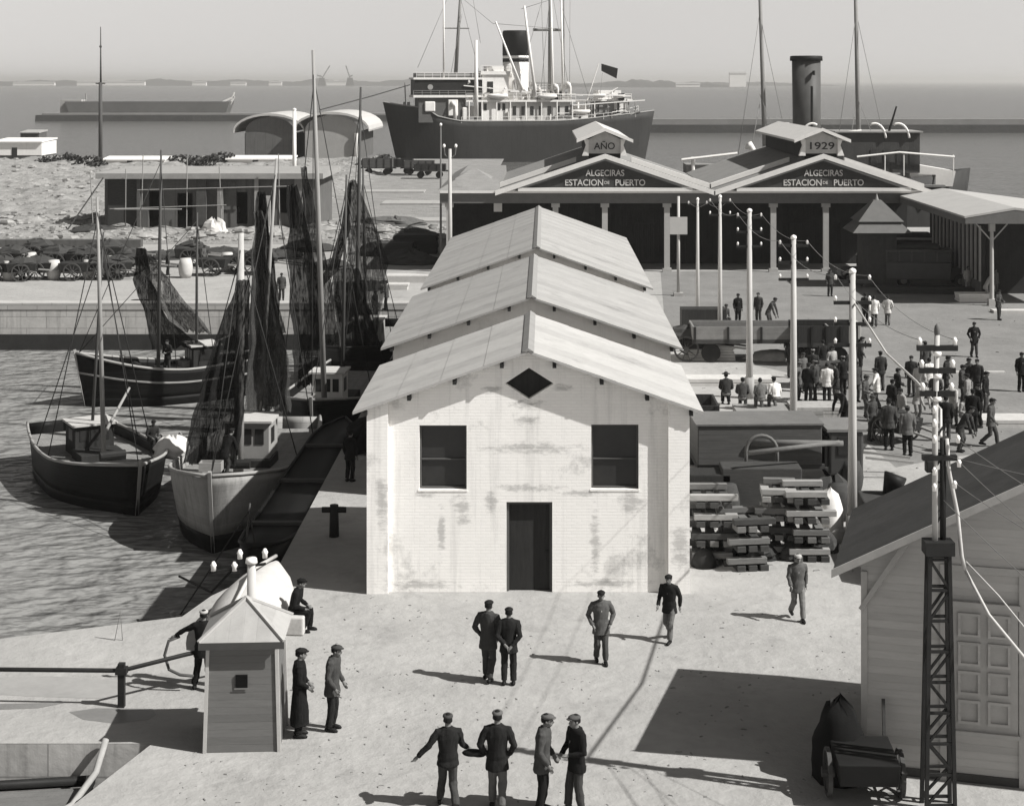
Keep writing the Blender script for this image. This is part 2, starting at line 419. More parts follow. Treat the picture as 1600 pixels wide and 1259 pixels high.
# distant breakwaters
bwm = M('breakwater_stone', .045, .95, .3, .15, 1, bscale=.2); bwt = M('breakwater_lit_top', .22, .95, .2, .1)  # paler top material carries the sunlit upper edge in its colour
mb = MB(); mb.prismx([(673,-4),(674,-.2),(684,-.2),(690,-4)], -206, -54); mb.cur = 1; mb.box(-204,-54,676,683,-.2,.5)
tag(mb.build('breakwater', [bwm,bwt]), 'low dark breakwater lying across the harbour behind the arched sheds', 'breakwater')
mb = MB(); mb.prismx([(523,-4),(524,-.2),(534,-.2),(540,-4)], 31, 260); mb.cur = 1; mb.box(31,260,528,534,-.2,1.6)
tag(mb.build('breakwater', [bwm,bwt]), 'low dark breakwater on the open water behind the steamer funnel', 'breakwater')
r = E('moored_hulk', P(240,178,700), 'long grey hulk with a pale box on its deck, moored beyond the breakwater', 'barge')
z0 = -r.location.z+WATER
mb = MB(); mb.prism([(-33,z0-.5),(30,z0-.5),(33,5.2),(-36,5.2)], -5, 5); mb.build('hull', M('hulk_side', .13, .8, .2, .1), r)
mb = MB(); mb.box(-38.5,-29.5,-3,3,0,6.0); mb.build('deck_box', M('hulk_box', .35, .8, .1, .2), r)
mb = MB(); mb.beam((27,0,4),(34,0,7.2),.7); mb.beam((30,0,0),(34,0,7.2),.7); mb.beam((33,0,6),(34,0,9),.5); mb.build('crane_jib', whitep, r)
mb = MB(); mb.tube([(-28.4,0,0),(-28.4,0,8.5)], .3, 6); mb.build('mast', mastm, r)

# far coast
def coast(x0, x1, y0, hmax, seed, name, edge=60):
    v = []; f = []; nx = 220
    for i in range(nx+1):
        x = x0+(x1-x0)*i/nx
        e = min(1, (x-x0)/edge/4+.02, (x1-x)/edge/4+.02)
        h = hmax*e*(.45+.55*abs(noise.noise(Vector((x*.0032,seed,0))))+.35*noise.noise(Vector((x*.014,seed,3)))+.16*noise.noise(Vector((x*.05,seed,6))))
        h = max(h, 2.0*e)
        v += [(x,y0,WATER-.5),(x,y0+25,WATER+1.2),(x,y0+160,h*.6),(x,y0+420,h),(x,y0+900,WATER-1)]
    for i in range(nx):
        for j in range(4): a = i*5+j; f.append((a,a+5,a+6,a+1))
    return tag(MB().add(v, f).build(name, hillm, smooth=True), kind='structure')
coast(-2400, 190, 5600, 26, 3, 'far_coast_hills')
coast(300, 1000, 5600, 20, 8, 'headland_hills')
coast(30, 520, 4300, 34, 14, 'smoky_headland_hills')
fb = M('far_whitewash', .80, .8, .1, .02)
def far_building(px0, px1, py, h, y, label):
    a = P(px0,py,y); bq = P(px1,py,y); w = bq.x-a.x
    o = E('coast_building', (a.x,y,-1.5), label, 'building', 'white buildings on the far shore')
    MB().box(0,w,0,14,0,h).build('wall', fb, o)
    MB().prismx([(-1,h),(15,h),(7,h+4)], -.6, w+.6).build('roof', M('far_roof', .25), o)
for a in [(20,85,124,9,5560,'long white quayside building on the far shore, leftmost of all'),
          (120,226,124,12,5560,'longest white building on the far shore, behind the tall dark signal mast'),
          (300,322,124,10,5560,'small white building on the far shore right of the signal mast'),
          (360,384,123,9,5560,'small white shore building above the arched sheds'),
          (420,440,123,11,5560,'bright low shore building between the signal mast and the far cranes'),
          (508,548,123,13,5560,'bright white shore building between the two far cranes'),
          (1056,1094,135,7,4250,'low white shore building right of the big ship stern'),
          (1140,1166,136,34,4250,'tall white building on the headland left of the steamer masts')]:
    far_building(*a)
for px, lean, lab in ((503,26,'faint dark harbour crane on the far shore, left of the pair'), (547,-14,'faint dark harbour crane on the far shore, right of the pair')):
    q = P(px,121,5500); o = E('shore_crane', (q.x,5500,-1.5), lab, 'crane', 'cranes on the far shore')
    m_ = M('crane_iron', .06)
    MB().hexa([(-14,-8,0),(14,-8,0),(14,8,0),(-14,8,0)], [(-8,-5,26),(8,-5,26),(8,5,26),(-8,5,26)]).build('tower', m_, o)
    MB().beam((0,0,24),(lean,0,66),3).build('jib', m_, o); MB().beam((0,0,30),(-lean*.6,0,34),4).build('counterweight', m_, o)

# ================================================================ SHEDS (fish market)
def worn_patches(mat, spots):
    nt = mat.node_tree; b = nt.nodes['Principled BSDF']; src = b.inputs['Base Color'].links[0].from_socket
    tc = nd(nt, 'ShaderNodeTexCoord'); sep = nd(nt, 'ShaderNodeSeparateXYZ'); nt.links.new(tc.outputs['Object'], sep.inputs[0])
    mp = nd(nt, 'ShaderNodeMapping'); mp.inputs['Scale'].default_value = (3.2,3.2,8); nt.links.new(tc.outputs['Object'], mp.inputs[0])
    n1 = nd(nt, 'ShaderNodeTexNoise', Scale=1.0, Detail=7.0, Roughness=.7); nt.links.new(mp.outputs[0], n1.inputs['Vector'])
    acc = None
    for (cx, cz, rx, rz) in spots:
        u = mth(nt, 'MULTIPLY', mth(nt, 'SUBTRACT', sep.outputs[0], cx), 1/rx); w = mth(nt, 'MULTIPLY', mth(nt, 'SUBTRACT', sep.outputs[2], cz), 1/rz)
        d_ = mth(nt, 'SUBTRACT', 1.0, mth(nt, 'SQRT', mth(nt, 'ADD', mth(nt, 'MULTIPLY', u, u), mth(nt, 'MULTIPLY', w, w))))
        acc = d_ if acc is None else mth(nt, 'MAXIMUM', acc, d_)
    acc = mth(nt, 'MULTIPLY_ADD', mth(nt, 'SUBTRACT', n1.outputs[0], .5), 3.4, acc)
    mr = nd(nt, 'ShaderNodeMapRange'); mr.inputs[1].default_value = .05; mr.inputs[2].default_value = .75; mr.inputs[3].default_value = 1.0; mr.inputs[4].default_value = .64
    nt.links.new(acc, mr.inputs[0])
    sc_ = nd(nt, 'ShaderNodeVectorMath', operation='SCALE'); nt.links.new(src, sc_.inputs[0]); nt.links.new(mr.outputs[0], sc_.inputs['Scale']); nt.links.new(sc_.outputs[0], b.inputs['Base Color'])
SP = []
for (px_, py_, w_, h_) in ((770,609,24,10),(882,606,24,9),(826,632,40,13),(824,657,34,11),(664,773,30,9),(722,790,20,22),(724,812,20,12),(826,762,80,9),(905,771,50,8),(988,785,30,30),(930,850,12,80),(768,785,14,30),(655,914,90,12),(945,911,90,11),(690,830,9,60),(1062,850,24,50),(598,780,16,60),(830,700,120,14)):
    c_ = P(px_,py_,44.3); SP.append((c_.x+.42, c_.z, w_*44.3/K*.75, h_*44.3/K*.75))
worn_patches(plaster, SP)
def shed(loc, hw, depth, ze, za, label, main=False, group=None, wall_in=.0):
    r = E('market_shed', loc, label, 'shed', 'white gabled market sheds in a row')
    wl = hw-.36; sl = (za-ze)/hw; t = .07
    zw = lambda x: za-sl*abs(x)-t-.02
    y0 = .34 if main else .42            # front wall face
    outer = [(-wl,-.12),(wl,-.12),(wl,zw(wl)),(0,zw(0)),(-wl,zw(wl))]
    hs = []
    if main:
        rect = lambda a,b,c,d: [(a,c),(b,c),(b,d),(a,d)]
        hs = [rect(-2.90,-1.64,2.73,4.44), rect(1.68,2.94,2.74,4.46), [(-.58,-.06),(.64,-.06),(.64,2.40),(-.58,2.40)], [(-.62,5.55),(.02,5.14),(.68,5.55),(.02,5.97)]]
    pm = plaster if main else plaster2
    MB().holes(outer, hs, y0, y0+.3).build('front_wall', pm, r)
    MB().prism(outer, depth-.5, depth-.25).build('back_wall', plaster2, r)
    for sx in (-1,1):
        mb = MB(); mb.box(min(sx*wl,sx*(wl-.25)),max(sx*wl,sx*(wl-.25)),y0+.3,depth-.5,0,zw(wl)-.03); mb.build('side_wall', pm, r)
    if main:
        for sx in (-1,1):
            a, b2 = sx*(wl+.003), sx*(wl-.56)
            mb = MB(); x0, x1 = min(a,b2), max(a,b2); zi = zw(min(abs(a),abs(b2))); zo = zw(max(abs(a),abs(b2)))
            mb.prism([(x0,0),(x1,0),(x1,zo if sx > 0 else zi),(x0,zi if sx > 0 else zo)], .16, y0-.003); mb.build('pilaster', plaster, r)
        for (x0,x1,z0,z1) in ((-2.90,-1.64,2.73,4.44),(1.68,2.94,2.74,4.46)):
            w = MB().box(x0,x1,y0+.20,y0+.24,z0,z1).build('window', glassd, r)
            mb = MB(); e = .05
            mb.box(x0,x0+e,y0+.12,y0+.2,z0,z1); mb.box(x1-e,x1,y0+.12,y0+.2,z0,z1); mb.box(x0+e,x1-e,y0+.12,y0+.2,z1-e,z1); mb.box(x0+e,x1-e,y0+.12,y0+.2,z0,z0+e)
            mb.box(x0+e,x1-e,y0+.14,y0+.2,(z0+z1)/2-.09,(z0+z1)/2-.06)
            mb.build('frame', M('sash_dark', .085, .7), w)
            MB().box(x0-.03,x1+.03,y0-.015,y0+.18,z0-.05,z0-.002).build('sill', plaster, w)
        dr = MB().box(-.58,.64,y0+.17,y0+.22,0.02,2.40).build('door', darkwood, r)
        MB().tube([(.5,y0+.10,1.05),(.5,y0+.17,1.05)], .03, 8).build('handle', iron, dr)
        mb = MB(); mb.box(-.58,-.51,y0+.08,y0+.17,.02,2.40); mb.box(.57,.64,y0+.08,y0+.17,.02,2.40); mb.box(-.51,.57,y0+.08,y0+.17,2.33,2.40); mb.build('frame', M('sash_dark', .05), dr)
        MB().prism([(-.66,5.55),(.02,5.10),(.72,5.55),(.02,6.0)], y0+.2, y0+.24).build('gable_vent', darkwood, r)
    else:
        MB().prism([(-.5,ze-.2),(.5,ze-.2),(.5,za-.75),(-.5,za-.75)], y0-.02, y0+.01).build('gable_vent', darkwood, r)
    mt = roofm if main else roofold
    for sx in (-1,1):
        n_ = 4 if main else 7
        e = [(0.02,za),(hw,ze),(hw,ze-t),(0.02,za-t)]
        top = []; nc = 4; st = .009
        for k in range(nc):
            for q_ in (k/nc, (k+1)/nc):
                x = .02+(hw-.02)*q_; top.append((x, za-sl*x+(st*(q_-k/nc)*0)+(st if q_ > k/nc else 0)-(st*(1) if q_ == k/nc else 0)*0))
        prof = [(sx*x,z) for x,z in top]+[(sx*hw,ze-t),(sx*.02,za-t)]
        MB().prism(prof, 0, depth).build('roof_slope', mt, r)
    MB().prism([(-.16,za-.03),(0,za+.07),(.16,za-.03),(0,za-.01)], -.02, depth+.02).build('ridge_cap', ridge, r)
    for q in (.15,.42,.68,.93):
        for sx in (-1,1):
            x = sx*q*hw; zz = za-sl*abs(x)-t-.008
            MB().box(x-.05,x+.05,.03,y0+.1,zz-.13-sl*.05,zz-sl*.05).build('purlin_end', darkwood, r)
    return r
shed((-.42,43.98,0), 4.64, 7.2, 4.86, 6.48, 'nearest white gabled shed, with front door, two dark windows and a diamond opening', True)
shed((-.40,54.0,0), 4.9, 13.0, 4.93, 6.60, 'middle shed of the white gabled row, pale sheet roof directly behind the front shed')
shed((-.30,69.4,0), 4.85, 22.5, 4.95, 6.68, 'farthest shed of the gabled row, greyer roof below the station')

# ================================================================ STATION
st = E('harbour_station', (9.8,118.7,0), 'long station hall with twin white-edged gables lettered with its name', 'station')
SX = 9.8
EZ, AZ = 5.75, 8.35
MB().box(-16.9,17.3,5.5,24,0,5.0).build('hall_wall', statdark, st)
mb = MB(); mb.box(-17.2,17.6,-.15,.35,4.9,5.62); mb.build('fascia', statgrey, st)
MB().box(-17.2,17.6,-.35,.3,5.63,5.80).build('eave_moulding', statwht, st)
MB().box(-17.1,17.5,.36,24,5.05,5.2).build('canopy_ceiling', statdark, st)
# left hipped wing
MB().hexa([(-17.4,-.3,5.8),(-13,-.3,5.8),(-13,24,5.8),(-17.4,24,5.8)], [(-16.2,1.6,6.5),(-13,1.6,6.5),(-13,22,6.5),(-16.2,22,6.5)]).build('wing_roof', statroof, st)
MB().hexa([(-16.3,2,6.5),(-13.6,2,6.5),(-13.6,5,6.5),(-16.3,5,6.5)], [(-15.1,3.4,7.2),(-14.8,3.4,7.2),(-14.8,3.6,7.2),(-15.1,3.6,7.2)]).build('roof_hip', statroof, st)
for gi, (cx, word) in enumerate(((4.35-SX, 'AÑO'), (19.9-SX, '1929'))):
    hwid = 7.72
    sl = (AZ-EZ)/hwid
    for sx in (-1,1):
        e = [(cx,AZ),(cx+sx*hwid,EZ),(cx+sx*hwid,EZ-.12),(cx,AZ-.12)]
        MB().prism(e, -.1, 24).build('roof_slope', statroof, st)
        # two white barge boards per side
        for (dz, yy, k0) in ((.08,-.55,0.0),(.38,2.6,.26)):
            x0 = cx+sx*hwid*k0; za = AZ-sl*hwid*k0
            e = [(x0,za+dz),(cx+sx*(hwid+.1),EZ+dz-.02),(cx+sx*(hwid+.1),EZ+dz-.36),(x0,za+dz-.34)]
            MB().prism(e, yy, yy+.25 if dz < .3 else yy+.5).build('barge_board', statwht, st)
    w = 5.6
    MB().prism([(cx-hwid+.6,EZ),(cx+hwid-.6,EZ),(cx,AZ-.3)], -.05, .25).build('tympanum', statwht if False else statgrey, st)
    bd = MB().prism([(cx-5.5,EZ+.28),(cx+5.5,EZ+.28),(cx,AZ-.42)], -.22, -.06).build('name_board', slate, st)
    text('ALGECIRAS', .62, 'lettering', letterm, bd, (cx,-.24,EZ+1.10), .02, 2.75)
    text('ESTACION     PUERTO', .62, 'lettering', letterm, bd, (cx,-.24,EZ+.42), .02, 5.7)
    text('DE', .30, 'lettering', letterm, bd, (cx+.12,-.24,EZ+.52), .02)
    MB().box(cx-6.2,cx+6.2,-.5,-.02,EZ+.02,EZ+.26).build('sill_board', statwht, st)
    # roof lantern
    ln = MB().box(cx-1.15,cx+1.15,1.0,22,AZ-.3,9.5).build('lantern', statdark, st)
    MB().prism([(cx-1.15,AZ+.05),(cx+1.15,AZ+.05),(cx+1.15,9.42),(cx,9.98),(cx-1.15,9.42)], .8, .98).build('date_panel', M('lantern_panel', .45, .8), ln)
    text(word, .68 if gi == 0 else .72, 'lettering', slate, ln, (cx,.78,AZ+.36), .02, 1.5 if gi == 0 else 1.75)
    for sx in (-1,1):
        mb = MB(); mb.prism([(cx+sx*1.15,AZ-.1),(cx+sx*1.62,AZ-.1),(cx+sx*1.35,9.0),(cx+sx*1.5,9.42),(cx+sx*1.15,9.42)], .55, .99)
        mb.build('lantern_bracket', statwht, ln)
    mb = MB()
    for sx in (-1,1): mb.prism([(cx,10.2),(cx+sx*1.95,9.40),(cx+sx*1.95,9.24),(cx,10.04)], .2, 22.6)
    mb.build('lantern_roof', M('lantern_roof', .5, .85, .12, 2), ln)
    mb = MB()
    for sx in (-1,1): mb.prism([(cx,10.26),(cx+sx*2.02,9.43),(cx+sx*2.02,9.2),(cx,10.02)], .08, .2)
    mb.build('lantern_barge', statwht, ln)
for px in (702, 868, 945, 1042, 1208, 1290):
    x = (px-VX)/K*118.9-SX
    c = MB(); c.box(x-.2,x+.2,.0,.3,0.25,4.9); c.box(x-.32,x+.32,-.08,.38,0,.25); c.box(x-.3,x+.3,-.06,.34,4.6,4.88); c.build('column', M('column_paint', .36, .8, .12, 3), st)
mb = MB()
for px in (748, 790, 1008, 1130, 1250, 1330): 
    x = (px-VX)/K*124-SX; mb = MB().box(x-.75,x+.75,5.42,5.5,.1,3.0); mb.build('door', darkwood, st)
p_ = E('notice', P(778,318,121), 'small pale notice hanging under the left station canopy', 'notice'); MB().box(-.3,.3,-.05,.05,-.6,.6).build('board', canvas, p_); MB().box(-.33,.33,-.07,.07,.62,.7).build('rail', greyp, p_)
# right wing: canopy and glazed side building
wg = E('station_side_canopy', (25.5,100.6,0), 'long low canopy running forward at the right of the station, one column beneath', 'canopy')
mb = MB(); R = [[(x,y,z) for x,z in ((-.15,5.46),(2.9,5.98),(9,5.2),(9,5.08),(2.9,5.84),(-.15,5.34))] for y in (-.3,18)]; mb.rings(R); mb.build('roof_sheet', M('canopy_sheet', .36, .85, .12, 1, .2, corr=.3, axis=1, bscale=.03), wg)
MB().prism([(-.1,5.0),(9,5.0),(9,5.1),(2.9,5.83),(-.1,5.33)], -.28, -.16).build('gable_fascia', statgrey, wg)
MB().box(-.16,-.06,-.16,18,4.95,5.33).build('side_fascia', statgrey, wg)
mb = MB(); mb.tube([(1.65,.3,.4),(1.65,.3,4.5)], [.14,.11], 10); mb.box(1.42,1.88,.07,.53,0,.4); mb.box(1.48,1.82,.13,.47,4.5,4.98); mb.beam((1.65,.3,3.9),(.7,.3,4.95),.07); mb.beam((1.65,.3,3.9),(2.6,.3,4.95),.07); mb.build('column', M('column_paint', .36), wg)
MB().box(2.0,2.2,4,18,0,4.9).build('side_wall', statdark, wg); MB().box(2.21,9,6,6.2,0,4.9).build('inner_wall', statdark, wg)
MB().box(1.94,1.99,4.0,17.9,.0,1.0).build('dado', statgrey, wg)
for k in range(13):
    y = 4.05+k*1.05
    MB().box(1.9,1.995,y,y+.26,1.003,4.5).build('mullion', M('column_paint', .36), wg)
# kiosk with two-tier roof
kq = G(1370,446); kk = E('kiosk', (kq.x,kq.y,0), 'small kiosk with two-tier pyramid roof before the right station gable', 'kiosk')
MB().box(-1.1,1.1,-1.1,1.1,0,3.7).build('wall', M('kiosk_boards', .06, .85, .3, 3, planks=.2, axis=0), kk)
sq = lambda h,z: [(-h,-h,z),(h,-h,z),(h,h,z),(-h,h,z)]
MB().hexa(sq(1.95,3.65), sq(1.25,4.35)).build('lower_roof', M('kiosk_roof', .12, .85, .15, 3), kk)
MB().hexa(sq(1.5,4.36), sq(.25,5.7)).build('upper_roof', M('kiosk_roof', .12), kk)
MB().tube([(0,0,5.7),(0,0,6.1)], [.12,.02], 6).build('finial', greyp, kk)

# litter on the quay
mb = MB()
for i in range(900):
    if i < 500: q = G(random.uniform(240,1340), random.uniform(930,1259))
    else: q = G(random.uniform(1040,1600), random.uniform(460,900))
    if -5.2 < q.x < 4.4 and 44 < q.y < 95 or q.x < -7.2: continue
    s_ = random.uniform(.006,.02)*(1 if i < 500 else 1.8); a = random.uniform(0,6.28)
    d1 = Vector((math.cos(a),math.sin(a),0))*s_*random.uniform(1,4); d2 = Vector((-math.sin(a),math.cos(a),0))*s_
    mb.hexa([q-d1-d2,q+d1-d2,q+d1+d2,q-d1+d2], [q-d1*.7-d2*.6+Vector((0,0,s_)),q+d1*.6-d2*.7+Vector((0,0,s_)),q+d1*.7+d2*.6+Vector((0,0,s_)),q-d1*.6+d2*.7+Vector((0,0,s_))])
tag(mb.build('quay_litter', M('straw_litter', .20, .95, .5, 4)), 'scattered straw, chips and small stones lying over the quay', 'litter', kind='stuff')
# ================================================================ BOATS
def lump(rx, ry, rz_, seed=0, n=18, m=9):
    mb = MB(); R = []
    for i in range(m):
        t = i/(m-1)*.98; k = math.sqrt(1-t*t)
        R.append([(rx*k*math.cos(a)*(1+.45*noise.noise(Vector((math.cos(a)*2,math.sin(a)*2,t*3+seed)))), ry*k*math.sin(a)*(1+.45*noise.noise(Vector((math.cos(a)*2+5,math.sin(a)*2,t*3+seed)))), rz_*t*(1+.5*noise.noise(Vector((math.cos(a)*2,math.sin(a)*2+9,t*2+seed))))) for a in [2*math.pi*j/n for j in range(n)]])
    return mb.rings(R)
def hull_pts(L, B, fb, fm, fs, nt_=19, bluff=False):
    """rings of half sections, bow at y=0 heading -y, stern at y=L"""
    out = []
    for i in range(nt_):
        t = i/(nt_-1)
        wg = B/2*(min(1, (1-(1-min(1,t/.42))**2.1)) if t < .42 else 1-.34*((t-.42)/.58)**2.2)
        if bluff and t < .42: wg = B/2*(1-(1-t/.42)**3.4)
        wg = max(wg, .05)
        z = fm+(fb-fm)*max(0,(1-t/.6))**1.8+(fs-fm)*max(0,(t-.5)/.5)**1.8
        ww = wg*(.55+.38*min(1,t*2.4)) if t < .8 else wg*(.93-.3*(t-.8)/.2)
        rake = -.32*(1-t)**4*0
        out.append((t, wg, ww, z))
    return out
def boat(loc, rz, L, B, fb, fm, fs, hullmat, label, masts=(), house=None, hatch=True, band=.45, rail=None, cat='fishing boat', group=None, stripe=None, bluff=False):
    r = E('fishing_boat', loc, label, cat, group, rz)
    st_ = hull_pts(L, B, fb, fm, fs, bluff=bluff)
    def strip(f0, f1, name, mat, out=.0):
        mb = MB()
        for sx in (-1,1):
            R = []
            for t, wg, ww, z in st_:
                row = []
                for k in range(7):
                    q = f0(z)+(f1(z)-f0(z))*k/6
                    s_ = max(0,min(1,(q+.6)/(z+.6)))
                    w = ww+(wg-ww)*s_**.8
                    if q < 0: w *= (1+q*.5)
                    y = L*t - (.55*(1-t)**3)*s_ + (.45*max(0,(t-.8)/.2))*s_
                    row.append((sx*(w+out), y, q))
                R.append(row)
            mb.rings(R, False, False)
            # transom half
            a = R[-1]; mb.add([(0,p[1],p[2]) for p in a]+list(a), [(k,k+1,k+8,k+7) for k in range(6)])
            a = R[0]; mb.add([(0,p[1]-.02,p[2]) for p in a]+list(a), [(k,k+1,k+8,k+7) for k in range(6)])
        o = mb.build(name, mat, r, True); m_ = o.modifiers.new('t', 'SOLIDIFY'); m_.thickness = .05; m_.offset = 0
        return o
    strip(lambda z: -.6, lambda z: band, 'bottom', hullblk)
    strip(lambda z: band+.003, lambda z: z, 'hull', hullmat)
    if stripe: strip(lambda z: z*.62, lambda z: z*.62+.09, 'stripe', stripe, .035)
    for sx in (-1,1):
        pts = [(sx*(wg+.02), L*t-(.55*(1-t)**3)+(.45*max(0,(t-.8)/.2)), z+.03) for t, wg, ww, z in st_]
        MB().tube(pts, .065, 6).build('gunwale', rail or greyp, r, True)
    t, wg, ww, z = st_[0]
    MB().beam((0,-.62,z+.18),(0,.06,-.5),.12,.14).build('stem', rail or greyp, r)
    mb = MB(); R = [[(-wg+.05,L*t-.5*(1-t)**3,z-.42),(wg-.05,L*t-.5*(1-t)**3,z-.42)] for t, wg, ww, z in st_]
    mb.rings(R, False, False); mb.build('deck', deckm, r)
    zd = fm-.42
    if hatch: MB().box(-B*.2,B*.2,L*.42,L*.56,zd,zd+.35).build('hatch', darkwood, r, bevel=.02)
    MB().tube([(-.5,L*.30,zd+.55),(.5,L*.30,zd+.55)], .17, 10).build('winch', iron, r)
    if house:
        hx, hy0, hy1, hh, hm_ = house
        h = MB().box(-hx,hx,hy0,hy1,zd,zd+hh).build('wheelhouse', hm_, r, bevel=.03)
        MB().box(-hx-.12,hx+.12,hy0-.15,hy1+.1,zd+hh,zd+hh+.08).build('roof', fascia, h)
        for x in (-.55,.0,.55):
            w_ = MB().box(x*hx-hx*.2,x*hx+hx*.2,hy0-.02,hy0-.003,zd+hh*.52,zd+hh*.86).build('window', glassd, h)
        for sx in (-1,1): MB().box(min(sx*(hx+.02),sx*(hx+.004)),max(sx*(hx+.02),sx*(hx+.004)),hy0+.3,hy0+.9,zd+hh*.5,zd+hh*.85).build('window', glassd, h)
    for (my, mh, mr, lean, mat, yard) in masts:
        m_ = MB().tube([(0,my,zd),(lean*.6,my+.05,zd+mh*.6),(lean,my+.1,zd+mh)], [mr,mr*.85,mr*.5], 9).build('mast', mat, r, True)
        for sx in (-1,1):
            rope('shroud', [(lean*.9,my+.1,zd+mh*.92),(sx*B*.46,my+.5,zd+.4)], .022, ropedk, root=m_)
        rope('stay', [(lean*.95,my+.1,zd+mh*.95),(0,-.4,fb)], .02, ropedk, root=m_)
        if yard: MB().tube([(lean*.3,my,zd+1.0),(yard[0],yard[1],yard[2])], [.075,.05], 7).build('boom', mastm, m_, True)
    return r
wl = lambda px, y: Vector(((px-VX)/K*y, y, WATER))
hullbr = M('brown_black_hull', .009, .5, .4, 1.5, .2, planks=.22, axis=2, bscale=.01)
# boat B: dark, seen over its bow
boat(wl(212,62.6), rad(30), 10.5, 4.5, 1.95, 1.5, 1.65, hullbr, 'black fishing boat on open water, bow to the camera, with pale wheelhouse roof',
     [(4.4,10.6,.10,-.25,mastm,(1.6,6.4,3.6)), (6.4,9.0,.07,.55,mastdk,None)], (.8,5.8,7.3,1.25,darkwood))
# boat A: far dark boat, nearly broadside
boat(wl(136,83.5), rad(-62), 8.4, 3.6, 2.7, 1.7, 1.9, hullbr, 'dark fishing boat lying across the basin below the far pier, stern hidden by the nets',
     [(3.6,11.5,.10,.2,mastdk,None), (5.6,8.2,.08,-.2,mastdk,(0,7.8,3.2))], (.8,5.2,6.6,1.4,darkwood), rail=M('rail_pale', .30), stripe=M('stripe_paint', .26))
# boats along the quay
boat(wl(334,57.6), rad(-2), 12.0, 4.7, 2.75, 2.1, 2.2, hullpale, 'pale grey fishing boat nearest along the quay, bow to the camera and half in shade',
     [(3.9,9.0,.20,.08,M('mast_pale', .38),None), (7.2,11.6,.09,.75,mastm,None)], (.85,5.4,7.0,1.7,greyp), band=.62, rail=greyp, bluff=True)
boat(wl(490,71.5), rad(-3), 12.0, 4.6, 2.7, 1.9, 2.2, hullblk, 'black hulled fishing boat second along the quay, with a small white cabin',
     [(2.6,16.2,.13,-.55,mastm,None), (7.0,10.4,.09,.2,mastdk,None)], (.7,3.2,4.6,1.7,whitep), rail=greyp)
boat(wl(541,86), rad(-3), 12.5, 4.2, 2.6, 1.9, 2.2, hullbr, 'dark fishing boat third along the quay, under the tall spread net',
     [(3.0,14.5,.12,.25,mastdk,None), (6.5,10.0,.1,-.2,mastdk,None)], (.8,6.6,8.2,1.5,greyp), rail=blackp)
# narrow black lighter added for the dark band along the shaded quay edge
lr = E('lighter', (-8.3,46.6,WATER), 'long narrow black lighter added for the dark shade band along the quay edge beside the pale fishing boat', 'barge', None, rad(-.4))
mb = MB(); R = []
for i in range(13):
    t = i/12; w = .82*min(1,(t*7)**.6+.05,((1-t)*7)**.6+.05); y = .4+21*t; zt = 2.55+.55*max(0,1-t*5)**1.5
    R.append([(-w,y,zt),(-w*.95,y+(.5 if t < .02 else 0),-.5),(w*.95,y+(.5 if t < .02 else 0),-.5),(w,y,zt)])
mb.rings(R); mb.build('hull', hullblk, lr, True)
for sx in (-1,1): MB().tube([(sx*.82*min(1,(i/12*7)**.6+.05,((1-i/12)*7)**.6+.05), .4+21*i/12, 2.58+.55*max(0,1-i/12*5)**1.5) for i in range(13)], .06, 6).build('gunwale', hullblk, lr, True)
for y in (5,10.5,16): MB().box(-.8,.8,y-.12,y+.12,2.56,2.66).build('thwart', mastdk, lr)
for i, (y, l_, lab) in enumerate(((63.5,3.0,'black heap added to darken the shaded quay edge, nearest along the boats'),(70,3.4,'black heap added to darken the shaded quay edge by the black hulled boat'),(77,3.4,'long black heap added to darken the shaded quay edge, third along the boats'),(85,4.2,'farthest black heap added to darken the shaded quay edge beside the middle shed'))):
    tag(lump(.75,l_,.75,i*6.3+1,n=26).build('shade_heap', M('black_shade_heap', .008, .95, .5, 5, .6), None, True, loc=(-6.75,y,0)), lab, 'net heap', 'black heaps added for the dark band on the quay edge')  # black heaps added so the shaded quay edge reads darker
# small stacked gear on decks
def fishbox(loc, label, n=1, rz=0):
    o = MB(); o.box(-.4,.4,-.25,.25,0,.06)
    for a in ((-.4,-.36,-.25,.25),(.36,.4,-.25,.25),(-.36,.36,-.25,-.21),(-.36,.36,.21,.25)): o.box(*a,.06,.32)
    return tag(o.build('fish_box', timber, None, loc=loc, rz=rz), label, 'box', 'fish boxes on the boats')
fishbox(P(330,735,59.6), 'fish box on the foredeck of the nearest pale boat'); fishbox(P(268,690,68), 'pale fish box on the deck of the black fishing boat', rz=.4)
fishbox(P(292,572,86), 'fish box on the deck of the far dark boat', rz=.7)
o = tag(lump(.85,.6,.75,3).build('tarpaulin_bundle', canvas, None, True, loc=P(270,712,66.5)), 'white tarpaulin bundle heaped at the stern of the black fishing boat', 'bundle')

